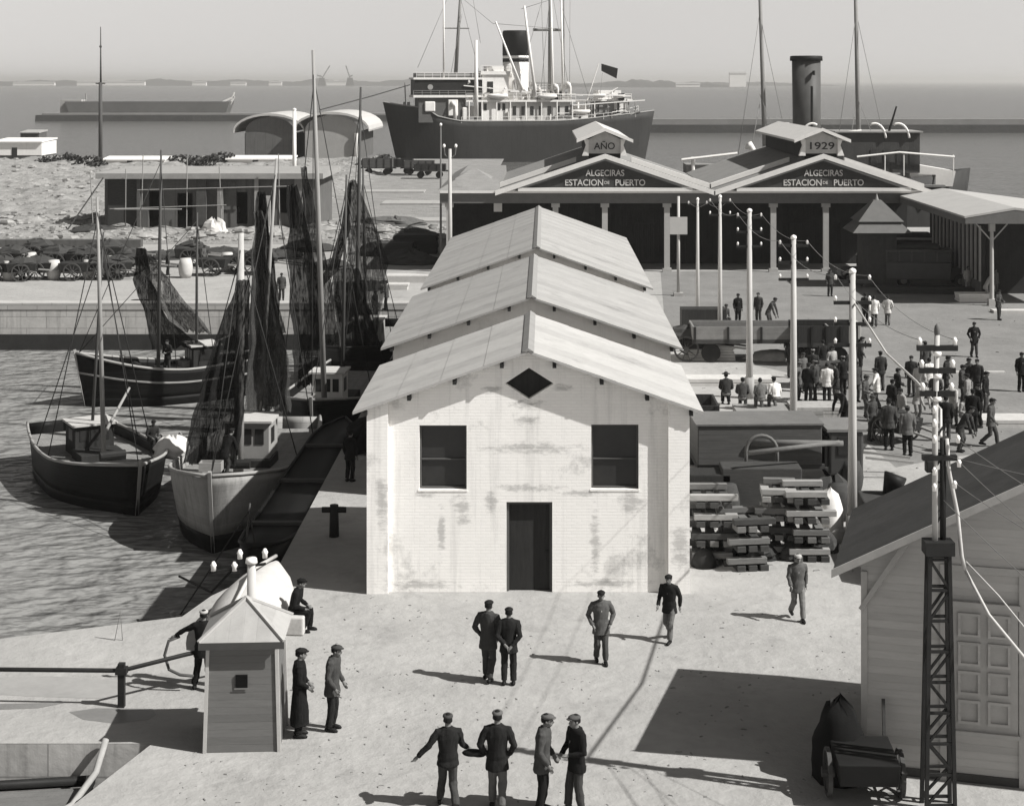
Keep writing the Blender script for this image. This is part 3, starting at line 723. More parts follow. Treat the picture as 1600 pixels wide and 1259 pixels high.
# nets hung to dry
def net(pxs, y, label, mat=netdk, dy=.6, seed=1, nu=26, nv=22, swell=.0):
    """pxs: rows (py, pxleft, pxright) from top to bottom"""
    base = P((pxs[-1][1]+pxs[-1][2])/2, pxs[-1][0], y); v = []; f = []
    for j in range(nv+1):
        s_ = j/nv*(len(pxs)-1); k = min(int(s_), len(pxs)-2); q = s_-k
        py = pxs[k][0]*(1-q)+pxs[k+1][0]*q; l = pxs[k][1]*(1-q)+pxs[k+1][1]*q; r_ = pxs[k][2]*(1-q)+pxs[k+1][2]*q
        for i in range(nu+1):
            u = i/nu; p = P(l+(r_-l)*u, py, y)
            fold = math.sin(u*22+seed+1.3*math.sin(j*.3+seed))*.5+noise.noise(Vector((u*9,j*.12,seed)))*.9
            amp = dy*(.25+.75*j/nv)
            p.y += fold*amp*.55+amp*math.sin(u*math.pi)*.9; p.x += noise.noise(Vector((u*5,j*.35,seed+7)))*.16
            p.z += noise.noise(Vector((u*6,j*.2,seed+3)))*.10 + (0 if j < nv else noise.noise(Vector((u*14,2,seed)))*.3)
            v.append(p-base)
    for j in range(nv):
        for i in range(nu): a = j*(nu+1)+i; f.append((a,a+1,a+nu+2,a+nu+1))
    o = MB().add(v, f).build('fishing_net', mat, None, True, loc=base)
    return tag(o, label, 'fishing net', 'nets hung up to dry on the boats')
net([(388,215,228),(440,208,238),(500,228,262),(545,238,330)], 85.5, 'narrow black net hanging on the mast of the far dark boat', seed=2, dy=.4)
net([(438,372,390),(520,340,388),(600,315,384),(660,300,378),(726,286,368)], 60.6, 'dark net on the left of the nearest pale boat mast, reaching its rail', seed=5, dy=.8)
net([(330,398,410),(450,392,425),(560,388,452),(645,384,452)], 64.2, 'brown half-transparent net right of the nearest pale boat mast', netmd, seed=9, dy=.7)
net([(290,448,464),(400,450,492),(500,455,506),(606,462,508)], 76.0, 'black net falling straight in front of the black hulled boat', seed=12, dy=.6)
net([(282,546,556),(350,540,585),(410,545,608),(470,560,598),(520,572,588)], 91.0, 'widest brown net spread from the mast of the third quay boat', netmd, seed=15, dy=.9)
net([(285,545,551),(360,532,545),(420,512,530),(452,488,500)], 90.2, 'thin dark net strand swept to the left of the widest net', seed=17, dy=.2)
net([(330,405,412),(390,404,414),(430,402,420),(520,404,448)], 78.5, 'dark thin net behind the nearest masts, over the pier edge', netmd, seed=19, dy=.5)
net([(440,512,560),(470,516,566),(505,530,570)], 94.0, 'short dark net bundled over the third quay boat stern', netmd, seed=23, dy=.6)
net([(470,560,572),(520,575,600),(560,578,606),(600,560,592)], 97.0, 'dark net heap by the quay edge beside the middle shed', seed=27, dy=.6)
rope('mooring_rope', [P(280,900,50), P(330,925,47), P(372,880,45.8)], .035, ropedk, 'slack mooring rope on the water behind the hut', n=5)
net([(300,402,414),(380,398,424),(470,392,436),(560,388,446),(640,386,450)], 68.0, 'tall dark net between the pale boat mast and the black hulled boat', netdk, seed=31, dy=.7)
net([(262,470,480),(360,474,500),(450,480,520),(540,486,532)], 80.5, 'dark net hanging behind the falling black net', netmd, seed=33, dy=.7)
net([(420,520,560),(470,522,572),(530,530,590),(585,540,600)], 88.0, 'dense dark net bundled low over the third quay boat', netdk, seed=37, dy=.8)
net([(400,216,240),(460,240,280),(520,280,330)], 87.0, 'brown net spread behind the narrow black net on the far dark boat', netmd, seed=41, dy=.5)
# small dark skiff behind the hut
boat(wl(300,48.0), rad(-52), 5.2, 1.9, .95, .6, .7, hullblk, 'small black skiff moored behind the watch hut', [(1.5,3.8,.05,.5,mastdk,None)], None, False, band=.15, cat='skiff')
# boat in the near notch
b_ = E('work_boat', (-10.6,31.35,WATER+.9), 'grey open work boat lying in the notch at the bottom left corner', 'boat', None, rad(8))
MB().hexa([(-4,-2.2,-.9),(1.3,-2.2,-.9),(1.5,2.3,-.9),(-4,2.3,-.9)], [(-4,-2.3,1.0),(1.5,-2.3,1.0),(1.8,2.5,1.0),(-4,2.5,1.0)]).build('hull', hullblk, b_, bevel=.1)
MB().hexa([(-3.9,-2.1,1.0),(1.3,-2.1,1.0),(1.55,2.3,1.0),(-3.9,2.3,1.0)], [(-3.9,-2.1,1.04),(1.3,-2.1,1.04),(1.55,2.3,1.04),(-3.9,2.3,1.04)]).build('deck', M('grey_deck', .13, .85, .25, 2, planks=.2, axis=1), b_)
mb = MB(); mb.tube([(-3.9,2.42,1.12),(1.7,2.45,1.12)], .11, 7); mb.build('gunwale', blackp, b_, True)
mb = MB(); mb.tube([(1.7,2.42,1.12),(1.35,-2.2,1.12)], .1, 7); mb.build('gunwale', blackp, b_, True)
rope('hawser', [(-8.98,34.1,.12),(-9.05,33.6,-.35),(-9.3,32.8,-.66),(-9.9,31.6,-.7),(-11,30.6,-.7)], .07, ropem, 'thick pale hawser curling down onto the grey work boat', 'rope', n=8)

# ================================================================ SHIPS
def railing(root, pts, h, mat=whitep, posts=10, r=.05):
    mb = MB(); P0 = [Vector(p) for p in pts]
    for a, b2 in zip(P0[:-1], P0[1:]):
        for q in (1,.5): mb.tube([a+Vector((0,0,h*q)), b2+Vector((0,0,h*q))], r, 4)
        nn = max(2, int((b2-a).length/1.6))
        for i in range(nn+1): p = a.lerp(b2, i/nn); mb.tube([p, p+Vector((0,0,h))], r, 4)
    return mb.build('railing', mat, root)
fr = E('cargo_ship', (-4.6,340,WATER), 'large dark hulled cargo ship with white upperworks moored behind the station', 'ship', None, rad(11))
L2 = 25.2
sec = []
for i in range(25):
    t = i/24; x = -L2+2*L2*t
    w = 4.4*min(1, 1-(1-min(1,t/.3))**2.2) if t < .3 else 4.4*(1-.55*max(0,(t-.72)/.28)**2)
    w = max(w, .12)
    z = 8.2+3.9*max(0,1-t/.26)**1.3*(1 if t < .26 else 0)+2.0*max(0,(t-.6)/.4)**1.6
    if t < .2: z = max(z, 10.2+1.7*(1-t/.2)) if t < .15 else z
    fl = .35+.6*min(1,t*4)
    xr = -3.0*(1-t)**7; xs = 2.2*max(0,(t-.85)/.15)
    sec.append((x, w, z, fl, xr, xs))
mb = MB()
for sy in (-1,1):
    R = []
    for (x,w,z,fl,xr,xs) in sec:
        row = []
        for k in range(9):
            q = k/8; hgt = -1+(z+1)*q; ww = w*(fl+(1-fl)*q**.7)
            row.append((x+xr*q+xs*q, sy*ww, hgt))
        R.append(row)
    mb.rings(R, False, False)
    for a in (R[0],R[-1]): mb.add([(p[0],0,p[2]) for p in a]+list(a), [(k,k+1,k+10,k+9) for k in range(8)])
o = mb.build('hull', shipside, fr, True); m_ = o.modifiers.new('t', 'SOLIDIFY'); m_.thickness = .25; m_.offset = 0
mb = MB(); mb.rings([[(x,-w+.2,z-.9),(x,w-.2,z-.9)] for (x,w,z,fl,xr,xs) in sec], False, False); mb.build('deck', M('ship_deck', .16, .8, .2, .5), fr)
mb = MB(); mb.tube([(x+xr+xs,-w-.05,z+.05) for (x,w,z,fl,xr,xs) in sec], .16, 5); mb.build('bulwark_rail', greyp, fr)
sg = M('ship_grey_house', .22, .7, .15, .6); sw = M('ship_white_house', .72, .6, .1, .5, streak=.15)
# bridge with dark dodger at the left, grey block under it
h = MB().box(-21.5,-12,-3.4,3.4,8,13.0).build('deckhouse', M('ship_dark_house', .10, .7, .2, .6), fr)
for (a,b2,c,d2) in ((-20.3,-18.2,10.2,12.2),(-15.6,-13.6,9.3,12.6),(-12.7,-11.6,8.4,11)): MB().box(a,b2,-3.75,-3.41,c,d2).build('ventilator', sw, h, bevel=.2)
br = MB().box(-22.6,-8.6,-3.9,3.9,13.0,13.5).build('bridge_deck', sw, fr)
bd_ = MB().box(-22.3,-9.0,-3.7,3.7,13.5,16.6).build('bridge_house', M('bridge_dark', .022, .6, .3, .6), fr)
MB().box(-22.6,-8.7,-4,4,16.6,17.0).build('bridge_roof', sw, bd_)
MB().tube([(-19.2,-3.85,15.1),(-19.2,-3.7,15.1)], .55, 12).build('lifebuoy', M('buoy_grey', .3), bd_)
# midship white upperworks
h2 = MB().box(-8.6,-3.2,-3.2,3.2,8,17.6).build('deckhouse', sw, fr)
MB().box(-8.9,-2.9,-3.5,3.5,17.6,18.3).build('deckhouse_roof', sw, h2); MB().box(-7.6,-6.4,-3.26,-3.21,13.6,16.2).build('doorway', glassd, h2)
for x in (-8.0,-5.2,-4.2): MB().box(x-.3,x+.3,-3.26,-3.21,10.4,11.8).build('window', glassd, h2)
fu = MB().tube([(-1.2,0,8),(-1.2,0,20.2)], 2.65, 20).build('funnel', sw, fr, True)
MB().tube([(-1.2,0,20.2),(-1.2,0,20.9)], 2.68, 20).build('funnel_band', blackp, fu, True)
MB().tube([(-1.2,0,20.9),(-1.2,0,21.5)], 2.67, 20).build('funnel_stripe', whitep, fu, True)
MB().tube([(-1.2,0,21.5),(-1.2,0,26.3),(-1.2,0,26.6)], [2.7,2.7,2.5], 20).build('funnel_top', blackp, fu, True)
h3 = MB().box(-3.2,9.5,-3.3,3.3,8,12.1).build('deckhouse', M('ship_mid_house', .45, .7, .2, .5, streak=.2), fr)
for k in range(7):
    x = -2.4+k*1.8; MB().box(x,x+.7,-3.36,-3.31,9.4,11.2).build('doorway', glassd, h3)
mb = MB().box(-12,10.5,-3.9,3.9,12.1,12.5).build('boat_deck', sw, fr)
h4 = MB().box(1.6,8.2,-2.6,2.6,12.5,14.6).build('deckhouse', sw, fr)
for k in range(4): MB().box(2.2+k*1.6,3.0+k*1.6,-2.66,-2.61,13.1,14.2).build('window', glassd, h4)
h5 = MB().box(15,22,-2.6,2.6,9,12.2).build('deckhouse', sg, fr); MB().box(15.6,20.4,-2.2,2.2,12.6,14.4).build('deckhouse', sw, fr)
MB().box(10.6,14.8,-3.2,3.2,12.1,12.4).build('awning', sw, fr)
for x in (10.8,12.7,14.6): MB().tube([(x,-3.1,8.3),(x,-3.1,12.1)], .12, 6).build('awning_post', whitep, fr)
MB().box(-21.8,-9.4,-3.5,3.5,17.0,17.9).build('canvas_dodger', sg, fr)
MB().box(14.4,22.6,-3,3,12.2,12.6).build('deckhouse_roof', sw, h5); MB().box(18.8,21.6,-2.75,-2.61,10,12).build('doorway', whitep, h5)
h6 = MB().box(9.5,15,-2.8,2.8,8,9.6).build('hatch_coaming', sg, fr)
railing(fr, [(-12,-3.9,12.5),(10.5,-3.9,12.5)], 1.2); railing(fr, [(-13,-4.4,7.9),(11,-4.4,8.0),(18,-4.1,8.7),(24,-2.4,10.0)], 1.2)
railing(fr, [(14.4,-3,12.6),(22.4,-3,12.6)], 1.1); railing(fr, [(-22,-3.9,17),(-9,-3.9,17)], 1.0)
for (x,y,z) in ((-5.5,-3.8,13.4),(4.6,-3.8,13.3),(11.6,-3.4,10.2)):
    lb = MB().ell((x,y,z),2.1,.8,.75,14,6,-1,.35).build('lifeboat', whitep, fr, True)
    for dx in (-1.6,1.6): rope('davit', [(x+dx,y+1,z-1),(x+dx,y+1.1,z+1.0),(x+dx,y+.5,z+1.6),(x+dx,y,z+1.3)], .09, whitep, root=lb)
for (x,y,z,hh) in ((2.2,-3,12.5,2.8),(6.9,-2.9,12.5,2.2),(9.4,-3.3,12.5,2.6),(-11,-3,12.5,3.2),(-14.2,-3.6,8.2,3)):
    v_ = MB().tube([(x,y,z),(x,y,z+hh),(x-.3,y-.25,z+hh+.45),(x-.7,y-.5,z+hh+.5)], [.35,.35,.5,.65], 9).build('ventilator_cowl', whitep, fr, True)
for k_ in range(3):
    x = 9.8+k_*1.9; MB().box(x,x+1.2,-3.6,-2.6,8.05,8.9+.3*(k_%2)).build('deck_locker', whitep, fr)
for (a_,b_,z0_,z1_) in ((-12,-9.2,9,11.2),(-7.5,-4.0,18.3,19.3),(10.4,13.6,9.6,11.4)):
    MB().box(a_,b_,-2.2,2.2,z0_,z1_).build('deckhouse', sw, fr)
for x in (-11.4,-8.8,-5.8,-3,0.2,3.4,6.6,9.8): MB().tube([(x,-3.85,8.0),(x,-3.85,12.2)], .13, 6).build('deck_pillar', whitep, fr)
railing(fr, [(-8.9,-3.5,18.3),(-2.9,-3.5,18.3)], 1.1); railing(fr, [(1.6,-2.6,14.6),(8.2,-2.6,14.6)], 1.0); railing(fr, [(-22.6,-3.9,13.5),(-8.6,-3.9,13.5)], .9, greyp)
for x in (-24,-23.2): MB().tube([(x,-.5,10.0),(x,-.5,12.1)], .3, 8).build('bitts', greyp, fr)
MB().tube([(-23.7,0,10.2),(-23.9,0,16)], .12, 6).build('jackstaff', greyp, fr)
for (x,y,z) in ((15.5,-3.3,13.4),(19.6,-3.2,13.3)): MB().ell((x,y,z),1.5,.6,.6,14,6,-1,.35).build('lifeboat', whitep, fr, True)
for x in (14.0,17.4,21.4,23.2): MB().tube([(x,-3.0,8.9),(x,-3.0,12.6)], .12, 6).build('deck_pillar', greyp, fr)
rg = random.Random(11)
for k_ in range(54):
    x = rg.uniform(-12.5,21); lvl = rg.choice((7.6,7.6,8.1,12.5,12.5,14.6)) if x < 9 else rg.choice((8.2,8.6,12.4))
    y = rg.uniform(-3.7,-2.5); m_ = rg.choice((whitep,sw,sg,blackp,whitep,greyp)); ty = rg.random()
    if ty < .4: MB().box(x,x+rg.uniform(.4,1.5),y,y+.8,lvl,lvl+rg.uniform(.6,1.6)).build('deck_gear', m_, fr)
    elif ty < .7: MB().tube([(x,y,lvl),(x+rg.uniform(-.2,.2),y,lvl+rg.uniform(1.2,3.6))], rg.uniform(.08,.24), 7).build('deck_gear', m_, fr)
    else: MB().beam((x,y,lvl+rg.uniform(.5,2.2)),(x+rg.uniform(1,4),y,lvl+rg.uniform(.5,3)),.14).build('deck_gear', m_, fr)
for (a_,b_,z0_,z1_) in ((-12.5,2,15.4,14.0),(-3,12,14.2,13.4),(8,22,13.6,13.3),(10,25,11.4,12.4)): MB().beam((a_,-3.9,z0_),(b_,-3.9,z1_),.2).build('awning_spar', whitep, fr)
# masts and derricks
def shipmast(x, y, z0, z1, r0, mat, x2=None): return MB().tube([(x,y,z0),((x2 or x),y,z1)], [r0,r0*.55], 8).build('mast', mat, fr, True)
k = 7.65
X_ = lambda px: (px-816)/7.65
sm = M('ship_mast_grey', .20, .6, .1, 2)
m1 = shipmast(X_(712),0,17,38,.42,sm,X_(722)); m2 = shipmast(X_(690),-3.6,16.8,38,.22,whitep); 
m3 = shipmast(X_(740),-3.8,9,24.5,.5,whitep); m4 = shipmast(X_(862),0,8,40,.6,sm); m5 = shipmast(X_(882),-1,8,40,.22,sm)
MB().tube([(X_(712)-2.6,0,27),(X_(712)+2.8,0,27)], .14, 6).build('yard', sm, m1); MB().tube([(X_(862)-3.6,0,26.8),(X_(862)+2.9,0,26.8)], .3, 6).build('yard', sm, m4)
MB().tube([(X_(770),-4,28.3),(X_(812),-4,14.5)], [.16,.3], 6).build('derrick_boom', whitep, fr, True)
MB().tube([(X_(815),-4,31.5),(X_(832),-4,13.5)], [.2,.34], 6).build('derrick_boom', whitep, fr, True)
MB().tube([(X_(874),-3,36),(X_(878),-3,12)], [.16,.3], 6).build('derrick_boom', whitep, fr, True)
MB().tube([(X_(858),-3,36),(X_(862),-3,10.5)], [.16,.3], 6).build('derrick_boom', whitep, fr, True)
for a, b2 in (((712,37),(650,19)),((712,37),(745,18)),((722,30),(700,17)),((862,39),(800,13)),((862,39),(920,12)),((862,36),(840,12)),((862,36),(890,12)),((770,28),(690,36)),((770,28),(862,27)),((815,31),(862,33)),((846,37),(848,12)),((893,37),(887,12)),((735,36),(747,24)),((945,18),(935,12))):
    rope('rigging', [(X_(a[0]),-.5,a[1]),(X_(b2[0]),-3.5,b2[1])], .045, sm, root=fr)
fl = MB(); fl.tube([(X_(918),0,11),(X_(940),0,20)], .09, 5); fl.build('flagstaff', whitep, fr)
MB().hexa([(X_(944),-.02,18.4),(X_(968),-.4,16.8),(X_(968),-.36,16.8),(X_(944),.02,18.4)], [(X_(944),-.02,19.9),(X_(970),-.5,18.9),(X_(970),-.46,18.9),(X_(944),.02,19.9)]).build('flag', blackp, fr)
a = P(640,133,330); b2 = P(500,172,292)
rope('mooring_rope', [a, P(575,152,312), b2, (b2.x,291,.3)], .10, ropedk, 'long mooring rope from the cargo ship bow down to the waste ground', 'rope')

# steamer behind the right gable
sx_ = lambda px: (px-VX)/K*165.0-26.0
sz_ = lambda py: H-(py-VY)/K*165.0-WATER
sp = E('steamer', (26,165,WATER), 'dark steamer with tall funnel and two masts behind the right station gable', 'ship')
mb = MB()
for sy in (-1,1):
    R = []
    for i in range(17):
        t = i/16; x = -15+30*t; w = max(.1, 4*(1-abs(2*t-1)**3)); z = 6.4+1.3*(2*t-1)**2
        R.append([(x+(2*t-1)*1.2*q, sy*w*(.75+.25*q), -1+(z+1)*q) for q in (0,.33,.66,1)])
    mb.rings(R, False, False)
o = mb.build('hull', shipside, sp, True); m_ = o.modifiers.new('t', 'SOLIDIFY'); m_.thickness = .2; m_.offset = 0
MB().box(-13,13,-3.4,3.4,6.0,6.2).build('deck', M('ship_deck', .16), sp)
fu = MB().tube([(0.1,0,6),(0,0,18.3)], [1.36,1.42], 24).build('funnel', M('funnel_paint', .075, .5, .2, 1.0), sp, True)
MB().tube([(0,0,18.3),(0,0,18.75),(0,0,18.8)], [1.62,1.6,1.4], 24).build('funnel_rim', blackp, fu, True)
MB().tube([(.28,-1.72,7),(.28,-1.68,15.8)], .13, 7).build('steam_pipe', blackp, fu); MB().tube([(.5,-1.6,16.9),(.5,-1.52,17.3)], .14, 10).build('whistle', blackp, fu)
m1 = MB().tube([(sx_(1197),0,6),(sx_(1186),0,28)], [.26,.16], 8).build('mast', sm, sp, True); m2 = MB().tube([(sx_(1343),0,6),(sx_(1336),0,28)], [.28,.17], 8).build('mast', sm, sp, True)
for m_, cx in ((m1,1187),(m2,1338)):
    for a, b2, z in ((cx,cx-40,23),(cx,cx+46,23),(cx,cx+38,15),(cx,cx-22,14)): rope('rigging', [(sx_(a),0,z),(sx_(b2),-2,8)], .03, sm, root=m_)
h = MB().box(sx_(1300),sx_(1428),-2.6,2.6,sz_(268),sz_(206)).build('deckhouse', M('steamer_dark_house', .05, .7, .25, .7, planks=.6, axis=0), sp)
MB().box(sx_(1297),sx_(1432),-2.9,2.9,sz_(206),sz_(204)).build('roof', greyp, h)
for px in (1352,1372,1392,1412): MB().box(sx_(px),sx_(px+9),-2.66,-2.61,sz_(256),sz_(232)).build('window', glassd, h)
st2 = MB().hexa([(sx_(1418),-2.2,6.0),(sx_(1480),-2.2,6.0),(sx_(1480),2.2,6.0),(sx_(1418),2.2,6.0)], [(sx_(1410),-2.4,8.3),(sx_(1484),-2.4,7.5),(sx_(1484),2.4,7.5),(sx_(1410),2.4,8.3)]).build('stern_house', whitep, sp)
mb = MB(); mb.tube([(sx_(1330),-3,sz_(243)),(sx_(1395),-3,sz_(236)),(sx_(1480),-3,sz_(243))], .1, 5); mb.build('awning_rail', whitep, sp)
for px in (1373,1402,1478): MB().tube([(sx_(px),-3,sz_(240)),(sx_(px),-3,sz_(272))], .06, 5).build('awning_post', whitep, sp)
mb = MB(); mb.tube([(sx_(1270),-2,sz_(215)),(sx_(1300),-2,sz_(208)),(sx_(1340),-2,sz_(203))], .12, 5); mb.build('bridge_rail', whitep, sp)
for px in (1222,1262,1358,1394):
    rr = 17; sgn = -1 if px < 1300 else 1
    pts = [(sx_(px+sgn*rr*math.cos(a)*-1*-1),-2.8,sz_(210-24*math.sin(a)+6)) for a in [math.pi*.02+math.pi*.62*i/8 for i in range(9)]]
    MB().tube(pts, .11, 6).build('davit', whitep, sp, True)
lb = MB().ell((sx_(1242),-2.6,sz_(226)),2.0,.8,.8,14,6,-1,.4).build('lifeboat', whitep, sp, True)
MB().tube([(sx_(1378),-2,sz_(220)),(sx_(1394),-2,sz_(166))], [.14,.08], 6).build('derrick_boom', blackp, sp)
h = MB().box(sx_(1070),sx_(1150),-2,2,6.0,sz_(256)).build('deckhouse', sg, sp); mb = MB(); mb.tube([(sx_(1062),-2.3,sz_(248)),(sx_(1148),-2.3,sz_(238))], .14, 5); mb.build('awning_rail', whitep, sp)
MB().tube([(sx_(1172),-2,6.2),(sx_(1172),-2,sz_(232)),(sx_(1165),-2.2,sz_(226))], [.3,.3,.5], 9).build('ventilator_cowl', whitep, sp, True)
MB().tube([(sx_(1080),-2,6.2),(sx_(1080),-2,sz_(244))], [.2,.2], 9).build('bollard', whitep, sp)
# ================================================================ LEFT BACKGROUND
cb = E('concrete_shell', (-40.0,151.5,0), 'low unfinished concrete building with flat roof on the waste ground behind the nets', 'building')
cw = M('raw_concrete', .11, .9, .25, .7, .4, streak=.35)
MB().box(-.6,20.0,-.9,12,4.75,5.25).build('roof_slab', M('slab_concrete', .28, .9, .2, 1, .3), cb)
MB().holes([(0,0),(19.2,0),(19.2,4.74),(0,4.74)], [[(4.0,.3),(5.0,.3),(5.0,3.6),(4.0,3.6)],[(6.6,.3),(8.0,.3),(8.0,3.4),(6.6,3.4)],[(12.0,.6),(13.0,.6),(13.0,3.5),(12.0,3.5)],[(15.8,1.6),(16.9,1.6),(16.9,3.9),(15.8,3.9)]], 0, .3).build('wall', cw, cb)
MB().box(0,.3,.31,11.8,0,4.74).build('side_wall', cw, cb); MB().box(18.9,19.2,.31,11.8,0,4.74).build('side_wall', cw, cb); MB().box(.31,18.8,11.4,11.7,0,4.74).build('back_wall', cw, cb)
for x, w_, z_, v_ in ((3.2,.3,4.74,.1),(8.9,.9,4.74,.07),(10.6,.5,3.9,.22),(13.9,.35,4.74,.30),(14.9,.5,3.2,.34),(17.7,.7,4.74,.2)): MB().box(x-w_/2,x+w_/2,-.55,-.2,0,z_).build('pillar', M('raw_pillar_%02d' % round(v_*100), v_, .9, .35, 2), cb)
MB().box(.302,3.0,-.12,-.003,.5,4.6).build('dark_hoarding', timbdk, cb); MB().box(9.6,12.0,-.10,-.003,1.9,4.5).build('dark_hoarding', concdk, cb)
sf = E('scaffold', (-40.6,149.9,0), 'pole scaffold standing along the front of the unfinished building', 'scaffold')
for x in (0,2.9,4.3,8.4,11.6,16.8):
    MB().tube([(x,0,0),(x+random.uniform(-.4,.5),0,5.0+random.random()*2.2)], .05, 6).build('upright', mastm, sf)
for z, x0, x1 in ((2.1,1.5,12),(3.8,4,18)): MB().tube([(x0,-.09,z),(x1,-.09,z+.35)], .045, 6).build('ledger', mastm, sf)
for a in ((-.2,-1.6,.0,1.0,4.6),): MB().tube([(-2.2,-1.2,0),(.9,0,4.9)], .07, 6).build('brace', mastdk, sf)
MB().box(2,8,-.55,-.1,2.07,2.13).build('plank', timber, sf)

def hut(px0, px1, py0, py1, y, h, label, roofmat=whitep, wall=concdk, deep=5):
    a = P(px0,py0,y); b2 = P(px1,py0,y); w = b2.x-a.x
    r = E('flat_roofed_hut', (a.x,y,0), label, 'hut')
    t_ = (py1-py0)/K*y; MB().box(.15,w-.15,.2,deep-.2,max(.01,a.z-t_),a.z-.35).build('wall', whitep if roofmat is whitep else wall, r); MB().box(.25,w-.25,.3,deep-.3,0,max(.02,a.z-t_-.01)).build('base', concdk, r)
    zz = a.z; t = .4
    MB().hexa([(0,-.2,zz-t),(w,-.2,zz-t),(w,deep,zz-.1),(0,deep,zz-.1)], [(0,-.2,zz-t+.18),(w,-.2,zz-t+.18),(w,deep,zz+.12),(0,deep,zz+.12)]).build('roof', roofmat, r)
    MB().box(w*.4,w*.4+.9,.14,.2,0,min(2.2,zz*.7)).build('door', darkwood, r)
hut(-14,66,219,243,285,3.4,'white flat roofed hut at the left edge before the breakwater', deep=9)
hut(158,258,247,257,270,4,'white roofed hut just behind the unfinished concrete building, by the signal mast')
hut(352,458,246,257,268,4,'white roofed hut in front of the twin arched sheds', wall=whitep)
hut(30,62,205,216,302,3,'small pale hut behind the white hut at the left edge', concrete)

def arched(cx, y0, w, dep, h, label, front, rise=2.6):
    r = E('arched_shed', (cx,y0,0), label, 'shed', 'twin arched roof sheds')
    ow = w/2+2.0
    arc = lambda hw, zz, rs: [(hw*math.cos(math.pi*(1-q/14)), zz+rs*math.sin(math.pi*q/14)) for q in range(15)]
    a = arc(ow, h, rise+.5); b2 = arc(ow-.1, h-.32, rise+.42)
    mb = MB(); R = [[(x,y,z) for x,z in a+b2[::-1]] for y in (-.9,dep)]; mb.rings(R); mb.build('vault_roof', M('vault_roof', .42, .85, .12, .8), r)
    MB().prism([(w/2,0)]+[(x,z) for x,z in arc(w/2,h-.05,rise-.1)][::-1]+[(-w/2,0)], 0, .4).build('front_wall', front, r)
    for sx in (-1,1): MB().box(sx*w/2-.2,sx*w/2+.2,.41,dep-.5,0,h-.4).build('side_wall', cw, r)
    if front is not cw: MB().tube([(w/2-.2,-.3,0),(w/2-.2,-.3,h-.6)], .45, 8).build('pillar', whitep, r)
    return r
a = P(520,245,290); arched(a.x, 288.5, 9.2, 24, 5.2, 'arched shed with pale rounded end wall, nearer of the two', M('shed_end', .30, .85, .15, .5))
a = P(432,245,290); arched(a.x-1.2, 290.0, 8.4, 24, 4.9, 'arched shed with dark grey end, left of the pale ended one', cw)  # end wall in raw concrete, deeper in tone than its twin

for i, (px, py, r_, h_, m_, lab) in enumerate(((335,372,1.0,1.6,M('pale_sacks', .5, .9, .1, 3),'white sack heap before the right half of the unfinished building'),(228,374,1.4,.8,stonelt,'pale rubble heap before the left half of the unfinished building'),(405,372,1.6,1.0,stonelt,'rubble heap at the right end of the unfinished building'),(150,366,1.8,.8,darkroof,'dark spoil heap at the left end of the unfinished building'),(520,362,2.2,.9,stonelt,'low rubble heap behind the tallest masts'),(610,352,2.6,.8,concdk,'dark rubble heap left of the station wing'),(640,372,2.0,.9,darkroof,'dark spoil heap below the slabs left of the station'),(60,350,2.6,.7,stonelt,'broad low rubble heap at the far left'))):
    q = G(px,py); tag(lump(r_*1.3,r_*.8,h_,i*4.4+3).build('rubble_heap', m_, None, False, loc=(q.x,q.y,0)), lab, 'heap', 'heaps on the waste ground')
# signal mast
q = P(157,256,270); sm_ = E('signal_mast', (q.x,270,0), 'tall dark signal mast with a small crosstree against the sea', 'mast')
MB().tube([(0,0,0),(0,0,13.4)], [.34,.28], 10).build('lower_mast', mastdk, sm_, True); MB().tube([(.05,0,13.0),(.02,0,22.4)], [.17,.07], 8).build('topmast', mastdk, sm_, True)
MB().box(-.75,.75,-.15,.15,13.1,13.3).build('crosstree', mastdk, sm_); MB().ell((.02,0,19.2),.22,.22,.25).build('mast_band', mastdk, sm_)
q = P(460,247,204); sm_ = E('flag_mast', (q.x,204,0), 'slim white mast standing before the arched sheds', 'mast'); MB().tube([(0,0,0),(0,0,10.0)], [.28,.2], 8).build('pole', whitep, sm_, True); MB().ell((0,0,10.1),.25,.25,.2).build('truck', whitep, sm_)

# bushes and wagons along the shoreline
def bush(loc, r, n, label):
    mb = MB()
    for i in range(n):
        while True:
            p = Vector((random.uniform(-1,1),random.uniform(-1,1),random.uniform(0,1)))
            if p.length < 1: break
        p = Vector((p.x*r*1.5,p.y*r,p.z*r*.85)); s_ = r*random.uniform(.09,.2)
        u = Vector((random.gauss(0,1),random.gauss(0,1),random.gauss(0,1))).normalized(); w = u.orthogonal().normalized(); t = u.cross(w)
        mb.add([p+w*s_, p+t*s_*.6, p-w*s_, p-t*s_*.6], [(0,1,2,3)])
    e = E('shore_bush', loc, label, 'bush', 'dark bushes along the shore'); mb.build('foliage', bushm, e)
    MB().tube([(0,0,-.1),(.1,0,r*.5)], [.12,.05], 5).build('stem', mastdk, e)
for px, y, r, lab in ((75,272,1.5,'dark bush left of the signal mast, behind the white hut'),(105,276,1.8,'round dark bush close left of the signal mast'),(140,262,2.0,'largest dark bush at the foot of the signal mast'),
                      (285,268,1.9,'dark bush behind the unfinished concrete building'),(318,262,2.0,'dark bush near the end of the two huts'),(345,270,2.3,'dark bush left of the arched sheds'),
                      (600,275,1.6,'dark low bush between arched shed and cargo ship'),(575,262,1.4,'dark low bush at the right foot of the arched shed')):
    q = G(px,250); bush(((px-VX)/K*y, y, .2), r, 260, lab)
